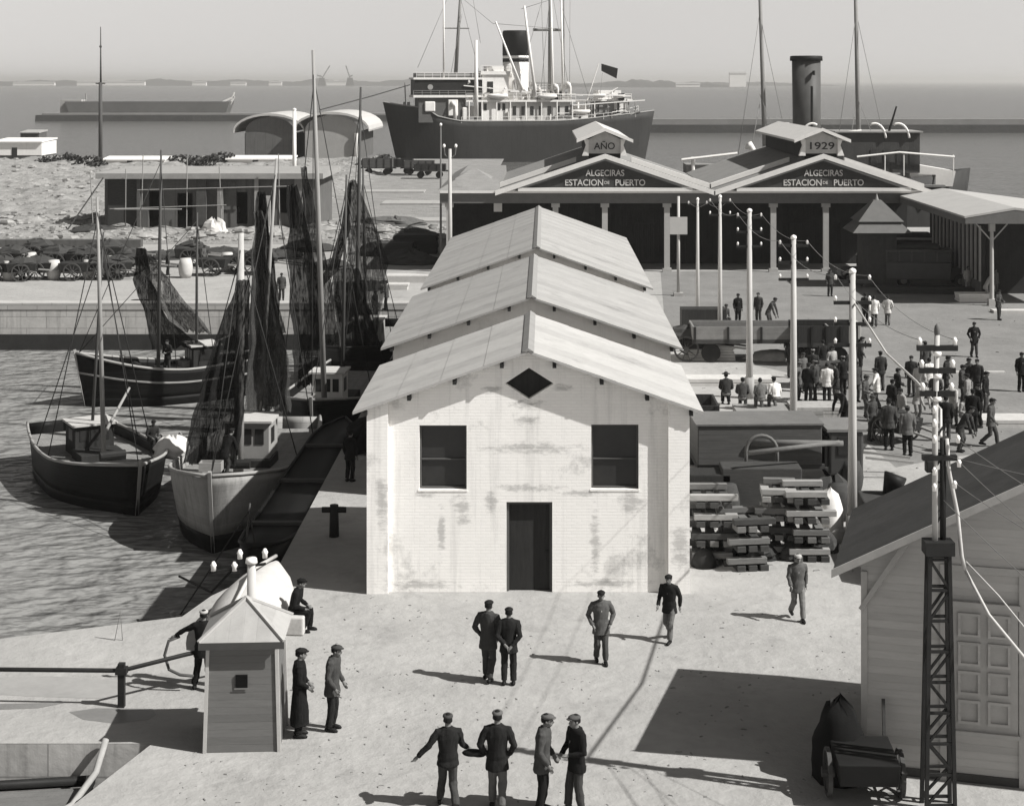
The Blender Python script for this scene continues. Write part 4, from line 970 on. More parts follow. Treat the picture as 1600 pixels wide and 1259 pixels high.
def wagon(loc, L, h, label, mat, rz=0, group='goods wagons on the shore track', boards=True):
    r = E('goods_wagon', loc, label, 'wagon', group, rz)
    MB().box(-L/2,L/2,-1.1,1.1,.95,1.15).build('floor', timbdk, r)
    mb = MB(); mb.box(-L/2,L/2,-1.1,-1.02,1.152,1.15+h); mb.box(-L/2,L/2,1.02,1.1,1.152,1.15+h); mb.box(-L/2,-L/2+.08,-1.02,1.02,1.152,1.15+h); mb.box(L/2-.08,L/2,-1.02,1.02,1.152,1.15+h)
    mb.build('sides', mat, r)
    for x in (-L/2+.9, L/2-.9):
        for y in (-.8,.8): MB().wheel((x,y,.47),.47,.12,'y',16).build('wheel', iron, r)
        MB().tube([(x,-.8,.47),(x,.8,.47)], .07, 6).build('axle', iron, r)
    for x in (-L/2,L/2):
        for y in (-.6,.6): s_ = -1 if x < 0 else 1; MB().tube([(x,y,1.0),(x+s_*.4,y,1.0),(x+s_*.45,y,1.0)], [.08,.08,.2], 8).build('buffer', iron, r)
    mb = MB()
    for k in range(5): x = -L/2+.1+k*(L-.2)/4; mb = MB().box(x-.05,x+.05,-1.16,-1.102,1.0,1.15+h); mb.build('stanchion', iron, r)
    return r
for px, y, lab, m_, h in ((590,240,'dark goods wagon left of the cargo ship, nearest the arched sheds',truckg,1.2),(622,243,'dark goods wagon under the cargo ship bow',darkwood,1.0),(655,240,'goods wagon just left of the station roof',truckg,.9),(672,232,'low dark wagon touching the station wing in view',darkwood,.8)):
    wagon(((px-VX)/K*y, y, .1), 4.4, h, lab, m_)

# low wall put in for the shade strip, and carts on the far pier
tag(MB().box(-13.5,13.5,-.4,.4,0,.62).build('shade_wall', concdk, None, loc=(-46.5,136.5,0)), 'low wall put in for the dark strip of shade along the foot of the rubble field', 'wall')
tag(MB().box(-9,9,-.4,.4,0,.6).build('shade_wall', concdk, None, loc=(-70,136.5,0)), 'end piece of the low wall put in for the shade strip, outside the left edge', 'wall')
def cart(loc, rz, label, mat=darkwood, load=0, group='carts along the far pier', s=1.0):
    r = E('handcart', loc, label, 'cart', group, rz)
    MB().hexa([(-.75*s,-.9*s,.6*s),(.75*s,-.9*s,.6*s),(.75*s,.9*s,.6*s),(-.75*s,.9*s,.6*s)], [(-.8*s,-1.0*s,1.2*s),(.8*s,-1.0*s,1.2*s),(.8*s,1.0*s,1.2*s),(-.8*s,1.0*s,1.2*s)]).build('body', mat, r, bevel=.02)
    for sx in (-1,1):
        w = bpy.data.objects.new('wheel', spoke_wheel(.62*s)); COL.objects.link(w); w.parent = r; w.location = (sx*.95*s,0,.62*s)
        MB().beam((sx*.5*s,-1.1*s,.8*s),(sx*.42*s,-2.9*s,.62*s),.09*s).build('shaft', timber, r)
    MB().tube([(-.95*s,0,.62*s),(.95*s,0,.62*s)], .05*s, 6).build('axle', iron, r)
    if load == 1: o_ = lump(.85*s,1.1*s,.55*s,random.random()*30,11,6).build('sacking_load', canvasdk, r, False); o_.location = (0,0,1.05*s)
    return r
SW = {}
def spoke_wheel(R, mat=None):
    k = (round(R,2), mat)
    if k in SW: return SW[k]
    mb = MB(); n = 20
    for j in range(n):
        a0, a1 = 2*math.pi*j/n, 2*math.pi*(j+1)/n
        q = lambda a, r, x: (x, r*math.cos(a), r*math.sin(a))
        mb.add([q(a0,R,-.04),q(a1,R,-.04),q(a1,R*.87,-.04),q(a0,R*.87,-.04),q(a0,R,.04),q(a1,R,.04),q(a1,R*.87,.04),q(a0,R*.87,.04)],[(0,1,2,3),(7,6,5,4),(0,4,5,1),(3,2,6,7)])
    for j in range(10): a = 2*math.pi*j/10; mb.beam((0,.1*R*math.cos(a),.1*R*math.sin(a)),(0,.88*R*math.cos(a),.88*R*math.sin(a)),.045*R/.6)
    mb.tube([(-.12,0,0),(.12,0,0)], .13*R/.6, 10)
    SW[k] = mb.mesh('wheel', mat or M('cart_wheel', .07, .85, .25, 4)); return SW[k]
def barrel(loc, label, mat=timber, group='barrels on the far pier', s=1):
    return tag(MB().tube([(0,0,0),(0,0,.25*s),(0,0,.5*s),(0,0,.75*s),(0,0,1*s)], [.27*s,.34*s,.37*s,.34*s,.27*s], 12).build('barrel', mat, None, True, loc=loc), label, 'barrel', group)
for i, (px, py, rz, load, lab) in enumerate(((4,437,1.3,1,'loaded cart at the left edge of the far pier'),(36,438,1.7,1,'dark loaded cart second from the left on the far pier'),(64,436,1.5,1,'dark cart on the far pier between two pale barrels'),
        (118,437,1.6,0,'empty dark cart on the far pier below the rubble wall'),(158,436,1.4,1,'loaded cart on the far pier just left of the mast line'),(184,436,1.8,1,'dark loaded cart on the far pier behind the bare mast'),
        (335,430,1.5,0,'dark empty cart on the far pier right of the black net'),(372,424,1.7,0,'dark cart on the pier end nearest the tall masts'))):
    q = G(px,py); cart((q.x,q.y,0), rz, lab, load=load)
for px, py, lab in ((14,438,'pale barrel by the leftmost pier cart'),(84,437,'pale barrel right of the dark carts on the far pier'),(139,436,'grey barrel between carts on the far pier'),(290,434,'pale barrel on the far pier right of the black net'),(48,424,'pale barrel standing among the leftmost pier carts'),(110,422,'pale barrel behind the middle pier carts'),(172,430,'pale barrel left of the black net top'),(355,424,'pale barrel at the pier end by the tallest masts'),(243,470,'white mooring post like barrel on the pier edge by the black net')):
    q = G(px,py); barrel((q.x,q.y,0), lab, M('pale_barrel', .45, .8, .15, 3), s=1.35)
for i, (px, py, rz, load, lab) in enumerate(((20,424,1.4,1,'loaded cart half hidden behind the leftmost pier carts'),(92,424,1.6,1,'dark loaded cart behind the pale barrel on the far pier'),(134,425,1.4,1,'second row cart behind the empty pier cart'),
        (206,430,1.5,1,'loaded cart under the top of the black net'),(60,412,1.5,1,'high loaded cart at the back of the pier cart row'),(170,414,1.6,1,'cart with a dark heap at the back near the mast line'),(300,416,1.6,1,'loaded cart at the foot of the unfinished building'),(405,428,1.4,1,'loaded cart on the pier behind the tallest masts'))):
    q = G(px,py); cart((q.x,q.y,0), rz, lab, load=load, s=1.15)
def heap0(px, py, rx, ry, rz_, label, mat, seed): 
    q = G(px,py); return tag(lump(rx,ry,rz_,seed,13,7).build('gear_heap', mat, None, False, loc=(q.x,q.y,0)), label, 'heap', 'dark heaps of gear along the pier')
for i, (px, py, r_, h_, lab) in enumerate(((50,405,1.6,1.1,'dark gear heap at the back of the pier carts, leftmost'),(108,404,1.9,1.2,'dark gear heap behind the middle pier carts'),(150,402,1.5,1.3,'dark gear heap behind the empty pier cart'),(196,404,1.6,1.1,'dark gear heap beside the black net top'),
        (260,404,1.8,.9,'dark gear heap under the unfinished building'),(350,400,1.6,1.0,'dark gear heap in front of the pale sack stack'),(430,404,1.6,1.0,'dark gear heap near the tall white mast'),(480,392,1.7,1.2,'dark gear heap right of the unfinished building'),
        (516,420,1.3,.9,'dark gear heap left of the widest net'),(606,398,2.0,1.5,'large dark gear heap right of the widest net'),(640,412,1.7,1.3,'dark gear heap by the back corner of the farthest shed'),(575,452,1.2,.8,'low dark heap on the pier edge by the net'))):
    heap0(px, py, r_*1.35, r_*.8, h_*.7, lab, (canvasdk, timbdk, darkroof)[i % 3], i*3.7)
# slabs, timber and gear behind the nets
def slab(px, py, w, d_, h, label, mat, rz=0, name='timber_stack'):
    q = G(px,py); o = MB(); n = max(1,int(h/.12))
    for i in range(n): o.box(-w/2+random.uniform(-.06,.06),w/2+random.uniform(-.06,.06),-d_/2,d_/2,i*h/n,(i+.86)*h/n)
    return tag(o.build(name, mat, None, loc=(q.x,q.y,0), rz=rz), label, 'stack')
slab(640,440,3.0,1.6,.5,'pale stack of boards left of the middle shed roof', M('pale_timber', .45, .85, .2, 3))
slab(612,452,2.2,1.2,.4,'small pale board stack at the edge of the quay by the wide net', M('pale_timber', .45))
slab(650,395,3.4,2.2,1.5,'dark stack of crates below the station wing', timbdk)
slab(620,400,2.6,2.0,1.1,'dark heap of crates right of the wide net', timbdk)
slab(338,352,4,2.,1.6,'pale stack of bagged cement before the unfinished building', M('pale_sacks', .5, .9, .1, 3))
slab(600,300,10,4,.2,'flat pale slab stack on the rubble field left of the station', concrete)
slab(655,318,8,5,.22,'broad pale concrete slab beside the station corner post', concrete)
slab(670,345,7,4,.2,'lower pale concrete slab near the station corner post', concrete)

# ================================================================ RIGHT MIDDLE GROUND
def lorry(loc, rz, label):
    r = E('lorry', loc, label, 'lorry', None, rz)
    MB().box(-2.6,1.6,-1.0,1.0,.85,1.0).build('chassis', timbdk, r)
    MB().box(-2.6,1.5,-1.05,1.05,1.003,2.3).build('cargo_box', truckg, r, bevel=.03)
    MB().box(-2.66,1.56,-1.1,1.1,2.303,2.36).build('tarpaulin', M('dusty_tarp', .13, .9, .25, 1.5, .4), r)
    c = MB().box(1.75,2.9,-.95,.95,.62,2.05).build('cab', truckm, r, bevel=.08)
    MB().box(1.68,3.0,-1.0,1.0,2.053,2.14).build('roof', M('dusty_roof', .16, .8), c)
    MB().box(2.05,2.7,-.99,-.952,1.3,1.9).build('window', glassd, c); MB().box(1.62,1.74,-.9,.9,.9,1.9).build('gap_shade', blackp, c)  # black block stands for the shade between box and cab
    for x in (-1.5,2.4):
        for y in (-.85,.85):
            w = MB().wheel((x,y,.45),.45,.24,'y',18).build('wheel', tyre, r); MB().wheel((x,y*1.02,.45),.24,.26,'y',12).build('hub', ironlt, w)
        mb = MB()
q = G(1205,762); lorry((q.x,q.y,0), rad(2), 'grey boarded goods lorry with dark box cab beside the front shed')
q = G(1100,724); wg_ = wagon((q.x-1.2,q.y+.6,0), 3.4, 1.0, 'dark wagon end showing between the front shed and the lorry', darkwood, .0, None)
timbmd = M('weathered_sleeper', .13, .85, .4, 3, stretch=(1,6,6))
# sleeper stacks
def sleepers(px, py, w, n, label, mat, rz=0, d_=1.6):
    q = G(px,py); r = E('sleeper_stack', (q.x,q.y,0), label, 'timber stack', 'stacks of railway sleepers', rz)
    for i in range(n):
        z = i*.27
        if i % 2 == 0:
            for x in (-w/2+.12, 0, w/2-.12): MB().box(x-.12,x+.12,-d_/2,d_/2,z,z+.16).build('sleeper', random.choice((mat,timbdk,timbmd)), r, bevel=.01)
        else:
            for y in (-d_/2+.15, d_/2-.15): MB().box(-w/2-.05+random.uniform(-.22,.15),w/2+.05+random.uniform(-.15,.22),y-.11,y+.11,z-.07,z+.09).build('sleeper', random.choice((timbmd,timbmd,timber,timbdk)), r, bevel=.01)
    return r
sleepers(1112,872,1.0,8,'sleeper stack nearest the corner of the front shed',timbdk)
sleepers(1165,880,.9,6,'low dark sleeper stack with a heap of planks, second from the shed',timbdk,.15)
sleepers(1215,862,.95,8,'sleeper stack in the middle with pale cross timbers',timber,-.08)
sleepers(1262,866,1.0,8,'sleeper stack farthest from the shed, behind the walking man',timbdk)
tag(MB().tube([(-1.6,0,0),(1.4,-.1,0)], [.12,.09], 10).build('log', timbmd, None, True, loc=G(1250,775)+Vector((0,0,1.75))), 'long trimmed log lying on the sleeper stacks', 'log')
tag(MB().tube([(-1.4,-.6,0),(1.6,.3,.14)], [.08,.07], 10).build('log', timbmd, None, True, loc=G(1235,800)+Vector((0,0,2.0))), 'thinner pole lying in front of the long log', 'log')
q = G(1190,790); hp = [(-.5,0,0)]+[(-.5+.5*(1-math.cos(a)),0,.7+.5*math.sin(a)) for a in [math.pi*i/10 for i in range(11)]]+[(.5,0,0)]
tag(MB().tube([(x,y,z+.45) for x,y,z in hp], .06, 7).build('iron_hoop', ironlt, None, True, loc=(q.x,q.y,.6)), 'pale upright hoop standing over the timber by the lorry', 'hoop')
q = G(1190,800); tag(MB().box(-1.3,1.2,-.5,.5,0,1.5).build('crate_pile', timbdk, None, loc=(q.x,q.y,0), bevel=.04), 'dark crate pile under the pale hoop', 'crates')
q = G(1120,800); tag(MB().box(-.8,.5,-.5,.5,0,1.3).build('crate_pile', darkwood, None, loc=(q.x-.1,q.y,0), bevel=.04), 'black crate pile against the right wall of the front shed', 'crates')
def heap(px, py, rx, ry, rz_, label, mat, name='sack_heap', cat='heap', seed=0):
    q = G(px,py); mb = MB(); R = []
    for i in range(8):
        t = i/7; k = math.sqrt(max(0,1-t*t))
        R.append([(rx*k*math.cos(a)*(1+.3*noise.noise(Vector((math.cos(a)*2,math.sin(a)*2,t*3+seed)))), ry*k*math.sin(a), rz_*t*(1+.25*noise.noise(Vector((math.cos(a)*3,t*2,seed))))) for a in [2*math.pi*j/16 for j in range(16)]])
    return tag(mb.rings(R).build(name, mat, None, True, loc=(q.x,q.y,0)), label, cat)
heap(1298,832,.42,.4,1.35,'white heap of cloth sacks beside the sleeper stacks',M('white_sacking', .68, .9, .1, 4, .4),seed=4)
heap(1312,845,.35,.3,.35,'small pale stones at the foot of the white sack heap',stonelt,seed=8)
heap(1150,865,.7,.5,.9,'dark heap of scrap between the sleeper stacks',iron,seed=3)
heap(1100,885,.35,.3,.5,'dark bundle at the foot of the front shed corner',iron,seed=6)
for i, (px, py, r_, h_, m_, lab) in enumerate(((1138,858,.5,.7,timbdk,'dark heap of timber ends between the two nearest sleeper stacks'),(1188,872,.45,.5,iron,'black scrap heap at the foot of the second sleeper stack'),(1240,872,.4,.45,timbdk,'dark heap between the two farther sleeper stacks'),
        (1285,860,.4,.6,timbdk,'dark heap right of the farthest sleeper stack'),(1135,765,.8,1.0,canvasdk,'dark covered heap between lorry and front shed'),(1300,790,.7,.9,canvasdk,'dark covered heap below the lorry cab'),(1096,700,.7,1.2,canvasdk,'dark covered heap against the middle shed'))):
    o = heap0(px, py, r_*1.2, r_*.9, h_, lab, m_, i*5.1+2); o['group'] = 'dark heaps in the goods yard'
for i, (px, py, rz, m_, ld, s_, lab) in enumerate(((1118,735,1.3,darkwood,1,.9,'dark loaded cart between the front shed and the lorry'),(1305,742,1.5,timbdk,1,.9,'dark cart with a tarpaulin load right of the lorry cab'),(1150,790,1.7,darkwood,0,.8,'empty dark cart in front of the lorry'),
        (1075,560,1.4,darkwood,1,1.0,'dark loaded cart by the middle shed roof'),(1285,604,1.6,timbdk,0,.9,'dark cart beside the short wagon'),(1400,690,.6,darkwood,1,.8,'small dark cart at the yard edge by the nearest pole'))):
    q = G(px,py); o = cart((q.x,q.y,0), rz, lab, m_, ld, 'carts in the goods yard', s_)
for px, py, lab in ((1108,800,'dark barrel by the right wall of the front shed'),(1136,812,'dark barrel second from the front shed wall'),(1310,812,'dark barrel below the white sack heap'),(1330,770,'dark barrel beside the nearest telegraph pole'),(1196,770,'dark barrel in front of the lorry wheels')):
    q = G(px,py); barrel((q.x,q.y,0), lab, timbdk, 'barrels in the goods yard', 1.1)
# flat wagon, handcart and platforms behind
fw = wagon((G(1185,562).x,G(1185,562).y,0), 6.6, .62, 'open flat goods wagon with pale sides in the middle of the yard', M('wagon_side', .17, .85, .25, 3, planks=.2, axis=2), 0, None)
wagon((G(1290,572).x,G(1290,572).y+.8,0), 3.0, .8, 'short dark wagon coupled right of the pale sided wagon', darkwood, 0, None)
q = G(1318,558); tag(MB().box(-.75,.75,-.6,.6,.9,1.75).box(-.7,-.6,-.5,.5,0,.9).box(.6,.7,-.5,.5,0,.9).build('goods_box', M('pale_box', .34, .85, .15, 3), None, loc=(q.x,q.y,0), bevel=.03), 'pale goods box on legs behind the telegraph pole', 'box')
mb = MB(); mb.beam((0,0,0),(2.4,0,1.1),.10); q = G(1245,570); tag(mb.build('crowbar', ironlt, None, loc=(q.x,q.y,.2)), 'long lever bar leaning against the short dark wagon', 'bar')
heap(1215,562,1.6,.6,.5,'pale gravel heap under the open flat wagon',stonelt,'gravel_heap',seed=2)
slab(1215,652,3.4,1.6,.42,'low pale timber platform with seated men on it', M('grey_timber', .22, .85, .25, 3), 0, 'platform')
slab(1278,652,2.4,1.4,.55,'pale block platform beside the crowd', concrete, 0, 'platform')
slab(1140,600,3.8,1.2,.35,'pale rail and plank pile by the flat wagon', M('pale_timber', .45), 0, 'plank_pile')
slab(1110,560,2.2,1.4,.7,'white stacked boards at the right side of the middle shed', M('pale_timber', .45), 0, 'plank_pile')
q = G(1078,545); tag(MB().prism([(-1.1,0),(1.2,0),(1.2,1.8),(-1.1,1.8)],-.6,.6).build('wall_block', darkwood, None, loc=(q.x+.8,q.y+2,0)), 'dark tarred box beside the middle shed', 'box')
slab(1140,660,5.0,.8,.16,'stack of long rails lying before the seated woman', ironlt, 0, 'rail_stack')
# bus, truck, cart before the station
def bus(loc, rz, L, label, roofm_, cat='bus'):
    r = E('motor_bus', loc, label, cat, None, rz)
    MB().box(-L/2,L/2-1.3,-1.05,1.05,.5,1.7).build('body', truckm, r, bevel=.08)
    MB().box(-L/2+.05,L/2-1.35,-1.0,1.0,1.703,2.35).build('window_band', glassd, r)
    MB().box(-L/2,L/2-1.2,-1.08,1.08,2.353,2.5).build('roof', roofm_, r, bevel=.06)
    n = int((L-1.5)/.8)
    for k in range(n+1):
        x = -L/2+.08+k*(L-1.5)/n; MB().box(x-.05,x+.05,-1.05,-1.002,1.703,2.35).build('window_pillar', truckm, r)
    MB().hexa([(L/2-1.3,-.55,.5),(L/2,-.5,.5),(L/2,.5,.5),(L/2-1.3,.55,.5)],[(L/2-1.3,-.5,1.35),(L/2,-.36,1.2),(L/2,.36,1.2),(L/2-1.3,.5,1.35)]).build('bonnet', truckm, r, bevel=.08)
    for x in (-L/2+1.2,L/2-.7):
        for y in (-.9,.9):
            w = MB().wheel((x,y,.45),.45,.22,'y',16).build('wheel', tyre, r); MB().wheel((x,y*1.02,.45),.22,.24,'y',12).build('hub', ironlt, w)
    for y in (-.6,.6): MB().ell((L/2,y,1.05),.1,.15,.15).build('headlight', M('lamp_glass', .5), r, True)
    MB().box(-L/2+.3,L/2-2,-.8,.8,2.503,2.8).build('roof_luggage', M('luggage', .05, .85, .4, 2), r, bevel=.1)
q = G(1448,447); bus((q.x,q.y,0), rad(-6), 5.6, 'dark motor bus parked before the right station wing', M('bus_roof', .10, .6))
q = G(1425,428); bus((q.x-.6,q.y+1.5,0), rad(174), 5.0, 'dark motor bus with pale roof behind the other bus', M('bus_roof_pale', .34, .6))
q = G(1352,440); r = E('motor_car', (q.x,q.y,0), 'open dark motor car left of the buses, by the kiosk', 'car', None, rad(185))
MB().hexa([(-1.7,-.7,.4),(1.8,-.6,.4),(1.8,.6,.4),(-1.7,.7,.4)],[(-1.8,-.75,1.05),(1.8,-.42,1.0),(1.8,.42,1.0),(-1.8,.75,1.05)]).build('body', truckm, r, bevel=.08)
MB().hexa([(-1.7,-.72,1.75),(.5,-.72,1.75),(.5,.72,1.75),(-1.7,.72,1.75)],[(-1.6,-.65,1.9),(.4,-.65,1.88),(.4,.65,1.88),(-1.6,.65,1.9)]).build('hood', M('car_hood', .30, .8), r)
for x in (-1.6,.4):
    for y in (-.66,.66): MB().beam((x,y,1.0),(x,y,1.76),.05).build('hood_stay', iron, r)
for x in (-1.2,1.3):
    for y in (-.78,.78):
        w = MB().wheel((x,y,.38),.38,.14,'y',16).build('wheel', tyre, r); MB().wheel((x,y*1.01,.38),.24,.16,'y',12).build('hub', ironlt, w)
    for y in (-.8,.8): MB().tube([(x-.5,y,.5),(x-.25,y,.82),(x+.1,y,.86),(x+.45,y,.6)], .09, 5).build('mudguard', M('car_wing', .30, .4), r)
slab(1448,458,6.2,1.2,.45,'long dark platform in front of the parked buses', timbdk, rad(-5), 'platform')
slab(1520,470,2.0,1.2,.5,'white low bench like stack beside the canopy column', whitep, 0, 'stone_block')
slab(1588,488,2.8,.8,.18,'flat pale kerb stone at the right edge below the canopy', M('pale_timber', .45), 0, 'kerb_stone')
cart((G(1562,452).x,G(1562,452).y,0), 2.0, 'handcart standing by the canopy column', timber, 0, None)
cart((G(1585,450).x+1,G(1585,450).y+3,0), 1.2, 'loaded handcart in the shade of the canopy', timbdk, 1, None)
slab(1590,662,3.2,1.4,.3,'pale low platform at the right edge beyond the dark roof', M('pale_timber', .45), 0, 'platform')
slab(1520,583,3.0,.25,.1,'single pale plank lying on the plaza beyond the group', M('pale_timber', .45), 0, 'plank')

# ================================================================ POLES
INS = MB().tube([(0,0,0),(0,0,.07),(0,0,.09),(0,0,.15)], [.04,.04,.052,.02], 8).mesh('insulator', porc, True)
def pole(px, py, topy, label, arms=3, r0=.13, mat=polem, ball=True):
    q = G(px,py); h = H-(topy-VY)/K*q.y
    r = E('telegraph_pole', (q.x,q.y,0), label, 'pole', 'telegraph poles in a line')
    MB().tube([(0,0,-.1),(0,0,h*.5),(0,0,h)], [r0,r0*.8,r0*.6], 9).build('post', mat, r, True)
    MB().tube([(0,0,0),(0,0,.9)], [r0*1.5,r0*1.25], 9).build('base_sleeve', concrete, r, True)
    for k in range(arms):
        z = h-.28-k*.62
        a = MB().box(-.55,.55,-.05,.05,z-.05,z+.05).build('crossarm', iron, r)
        for x in (-.5,.5):
            o = link('insulator', INS, a, (x,0,z+.05))
    MB().ell((0,0,h+.02),r0*.75,r0*.75,.1).build('cap', porc, r, True)
    return Vector((q.x,q.y,h)), r
tops = []
for a in ((1332,852,425,'telegraph pole in front of the dark roof, nearest of the line',4,.15),(1240,705,372,'telegraph pole with three arms rising behind the lorry',3,.15),(1171,622,330,'telegraph pole between the seated woman and the lorry',3,.16),
          (1125,552,308,'telegraph pole left of the two standing men',2,.13),(1090,512,312,'slim telegraph pole right of the far shed end',1,.12)):
    tops.append(pole(*a[:4], arms=a[4], r0=a[5])[0])
q = G(1060,462); r = E('notice_post', (q.x,q.y,0), 'square pale notice board on a tall post beside the far shed', 'sign')
MB().tube([(0,0,0),(0,0,6.3)], [.11,.09], 9).build('post', polem, r, True); MB().box(-.55,.55,-.2,-.12,3.9,5.0).build('board', M('notice_board', .42, .8, .1, 2), r); MB().box(-.3,.3,-.3,.3,0,.2).build('foot', concrete, r)
q = G(703,440); r = E('lamp_post', (q.x,q.y,0), 'pale lamp post at the left corner of the station', 'post')
MB().tube([(0,0,0),(0,0,9.0)], [.16,.11], 9).build('post', polem, r, True)
for sx in (-1,1): MB().tube([(0,0,8.3),(sx*.35,0,8.6),(sx*.4,0,9.1)], .05, 6).build('bracket', ironlt, r); MB().ell((sx*.4,0,9.2),.1,.1,.14).build('insulator', porc, r, True)
q = G(693,420); r = E('lamp_post', (q.x-.2,q.y,0), 'thin grey post just left of the pale station lamp post', 'post'); MB().tube([(0,0,0),(0,0,10.4)], [.1,.05], 7).build('post', ironlt, r, True); MB().ell((0,0,10.45),.1,.1,.12).build('finial', porc, r, True)

# lattice pole, nearest
LB = Vector(((1466-VX)/K*31.2, 31.2, 0))
r = E('lattice_pole', LB, 'steel lattice pole with white insulators in front of the timber building', 'pole')
LT = 4.75
mb = MB(); leg = lambda sx, sy, z: Vector((sx*(.265-.085*z/LT), sy*(.20-.08*z/LT), z))
for sx in (-1,1):
    for sy in (-1,1): MB().beam(leg(sx,sy,0), leg(sx,sy,LT), .07).build('corner_angle', iron, r)
n = 8
for i in range(n+1):
    z = .12+i*(LT-.2)/n
    for sy in (-1,1): MB().beam(leg(-1,sy,z), leg(1,sy,z), .05).build('strut', iron, r)
for i in range(n):
    za, zb = .12+i*(LT-.2)/n, .12+(i+1)*(LT-.2)/n; s_ = 1 if i % 2 else -1
    for sy in (-1,1): MB().beam(leg(s_,sy,za), leg(-s_,sy,zb), .045).build('brace', iron, r)
MB().box(-.27,.27,-.2,.2,LT,LT+.25).build('collar', iron, r)
MB().tube([(-.06,0,LT),(-.06,0,7.0),(-.02,0,8.85)], [.055,.055,.05], 9).build('post', polem, r, True)
MB().tube([(.1,.05,LT),(.1,.05,6.9)], [.06,.06], 8).build('back_post', iron, r, True)
MB().box(-.30,.34,-.07,.07,6.50,6.60).build('crossarm', iron, r); MB().box(-.24,-.10,-.1,.1,6.28,6.50).build('junction_box', iron, r, bevel=.02)
for z, w in ((8.6,.38),(8.18,.34),(7.75,.32)):
    a = MB().box(-w-.02,w-.02,-.05,.05,z-.05,z+.05).build('crossarm', iron, r)
    for x in (-w+.03,w-.07): link('insulator', INS, a, (x,0,z+.05))
    MB().tube([(-.02,0,z-.14),(-.02,0,z-.06)], [.08,.08], 10).build('clamp', porc, r, True)
MB().ell((-.02,0,8.92),.06,.06,.14).build('cap', ironlt, r, True)
for (x,z) in ((-.1,7.4),(-.1,7.15),(-.1,6.85),(-.1,6.25),(-.1,5.95),(.36,6.4),(.28,6.0),(.34,6.85)): 
    o = link('insulator', INS, r, (x,-.12,z)); o.scale = (.95,)*3
# wires
for i in range(8):
    z = LT+.25+i*.27; MB().beam((-.06,.0,z),(.1,.05,z+(.22 if i % 2 else 0)),.03).build('brace', iron, r)
def W_(a, b2, lab, r_=.014, sag=.5): rope('wire', [a,b2], r_*.6, wirem, lab, 'wire', 'overhead wires', sag=sag, seg=14, n=5)
lp = lambda x, z: LB+Vector((x,0,z))
names = ['nearest','second','third','fourth','fifth']
for i in range(4):
    for x, side in ((-.5,'left'),(.5,'right')):
        W_(tops[i]+Vector((x,0,-.1)), tops[i+1]+Vector((x,0,-.1)), '%s hand wire strung from the %s telegraph pole to the next one' % (side,names[i]), .016, .35)
for x, z, side in ((-.35,8.75,'left'),(.33,8.75,'right')): W_(lp(x,z), tops[0]+Vector((x*1.4,0,-.1)), '%s hand top wire between the lattice pole and the nearest telegraph pole' % side, .012, .3)
for i, (x, z, px, py, y) in enumerate(((.28,6.1,1600,790,27),(.34,6.9,1660,760,26),(.36,6.5,1640,830,27),(.1,5.75,1620,900,28),(.1,6.6,1700,700,26))):
    W_(lp(x,z), P(px+60,py+70,y), ['lowest','upper','middle','short low','highest'][i]+' pale wire running from the lattice pole over the timber roof', .012, .05)
rope('cable', [tops[0]+Vector((.05,0,-.9)),P(1385,552,45.5),P(1432,596,40.5),P(1470,640,35.5),lp(.05,6.95)], .03, M('pale_cable', .45), 'pale cable bundle drooping from the nearest telegraph pole to the lattice pole', 'cable', n=7)
rope('cable', [lp(.16,6.9),lp(.2,6.3),lp(.36,5.5),lp(.44,4.7),lp(.5,4.45)], .038, M('pale_cable', .45, .8), 'thick pale cable bundle hanging at the right of the lattice pole', 'cable', n=8)
rope('cable', [lp(.5,4.45),P(1545,960,30.9),P(1640,1075,30.0)], .03, M('pale_cable', .55), 'pale guy cable sloping from the bundle down past the shutters', 'cable', n=6)
rope('cable', [lp(.52,4.6),P(1560,930,30.8),P(1650,1040,30.0)], .014, M('pale_cable', .55), 'thin pale guy line above the thicker guy cable', 'cable', n=6)

# ================================================================ TIMBER BUILDING at right
tb = E('timber_building', (6.26,32.85,0), 'grey boarded timber building with dark gabled roof at the right edge', 'building', None, rad(-15))
ew, ed, ez, slp, rx = -.52, 4.45, 4.02, .53, 4.6
zr = lambda x: ez+slp*(x-ew)
MB().prism([(0,0),(9.2,0),(9.2,zr(0)-.1),(rx,zr(rx)-.12),(0,zr(0)-.12)], 0, .16).build('front_wall', shedwood, tb)
MB().box(0,.16,.163,4.2,0,zr(0)-.12).build('side_wall', shedwood, tb)
MB().box(.17,9,4.04,4.2,0,zr(0)-.2).build('back_wall', shedwood, tb)
for sx in (0,1):
    f = (lambda x: x) if sx == 0 else (lambda x: 2*rx-x)
    MB().prism([(f(ew),ez),(f(rx),zr(rx)),(f(rx),zr(rx)-.1),(f(ew),ez-.1)], -.42, ed).build('roof_slope', darkroof, tb)
    MB().prism([(f(ew)-.02*(1-2*sx),ez+.03),(f(rx),zr(rx)+.03),(f(rx),zr(rx)-.13),(f(ew)-.02*(1-2*sx),ez-.13)], -.47, -.425).build('barge_board', fascia, tb)
MB().beam((.9,-.3,zr(.9)-.12),(.0,-.02,zr(0)-1.1),.09).build('eave_bracket', shedtrim, tb)
for k in range(5): MB().box(-.4,.0,.4+k*.85,.5+k*.85,ez-.12,ez-.02).build('rafter_end', shedtrim, tb)
for x in (.0,1.52,3.0): MB().box(x,x+.12,-.045,-.003,0,zr(x)-.35 if x < .1 else 4.2).build('trim_post', shedtrim, tb)
MB().box(1.64,5.2,-.04,-.003,4.06,4.2).build('trim_rail', shedtrim, tb)
sh = MB().box(1.70,2.98,-.05,-.003,1.02,3.42).build('shutter', shedtrim, tb)
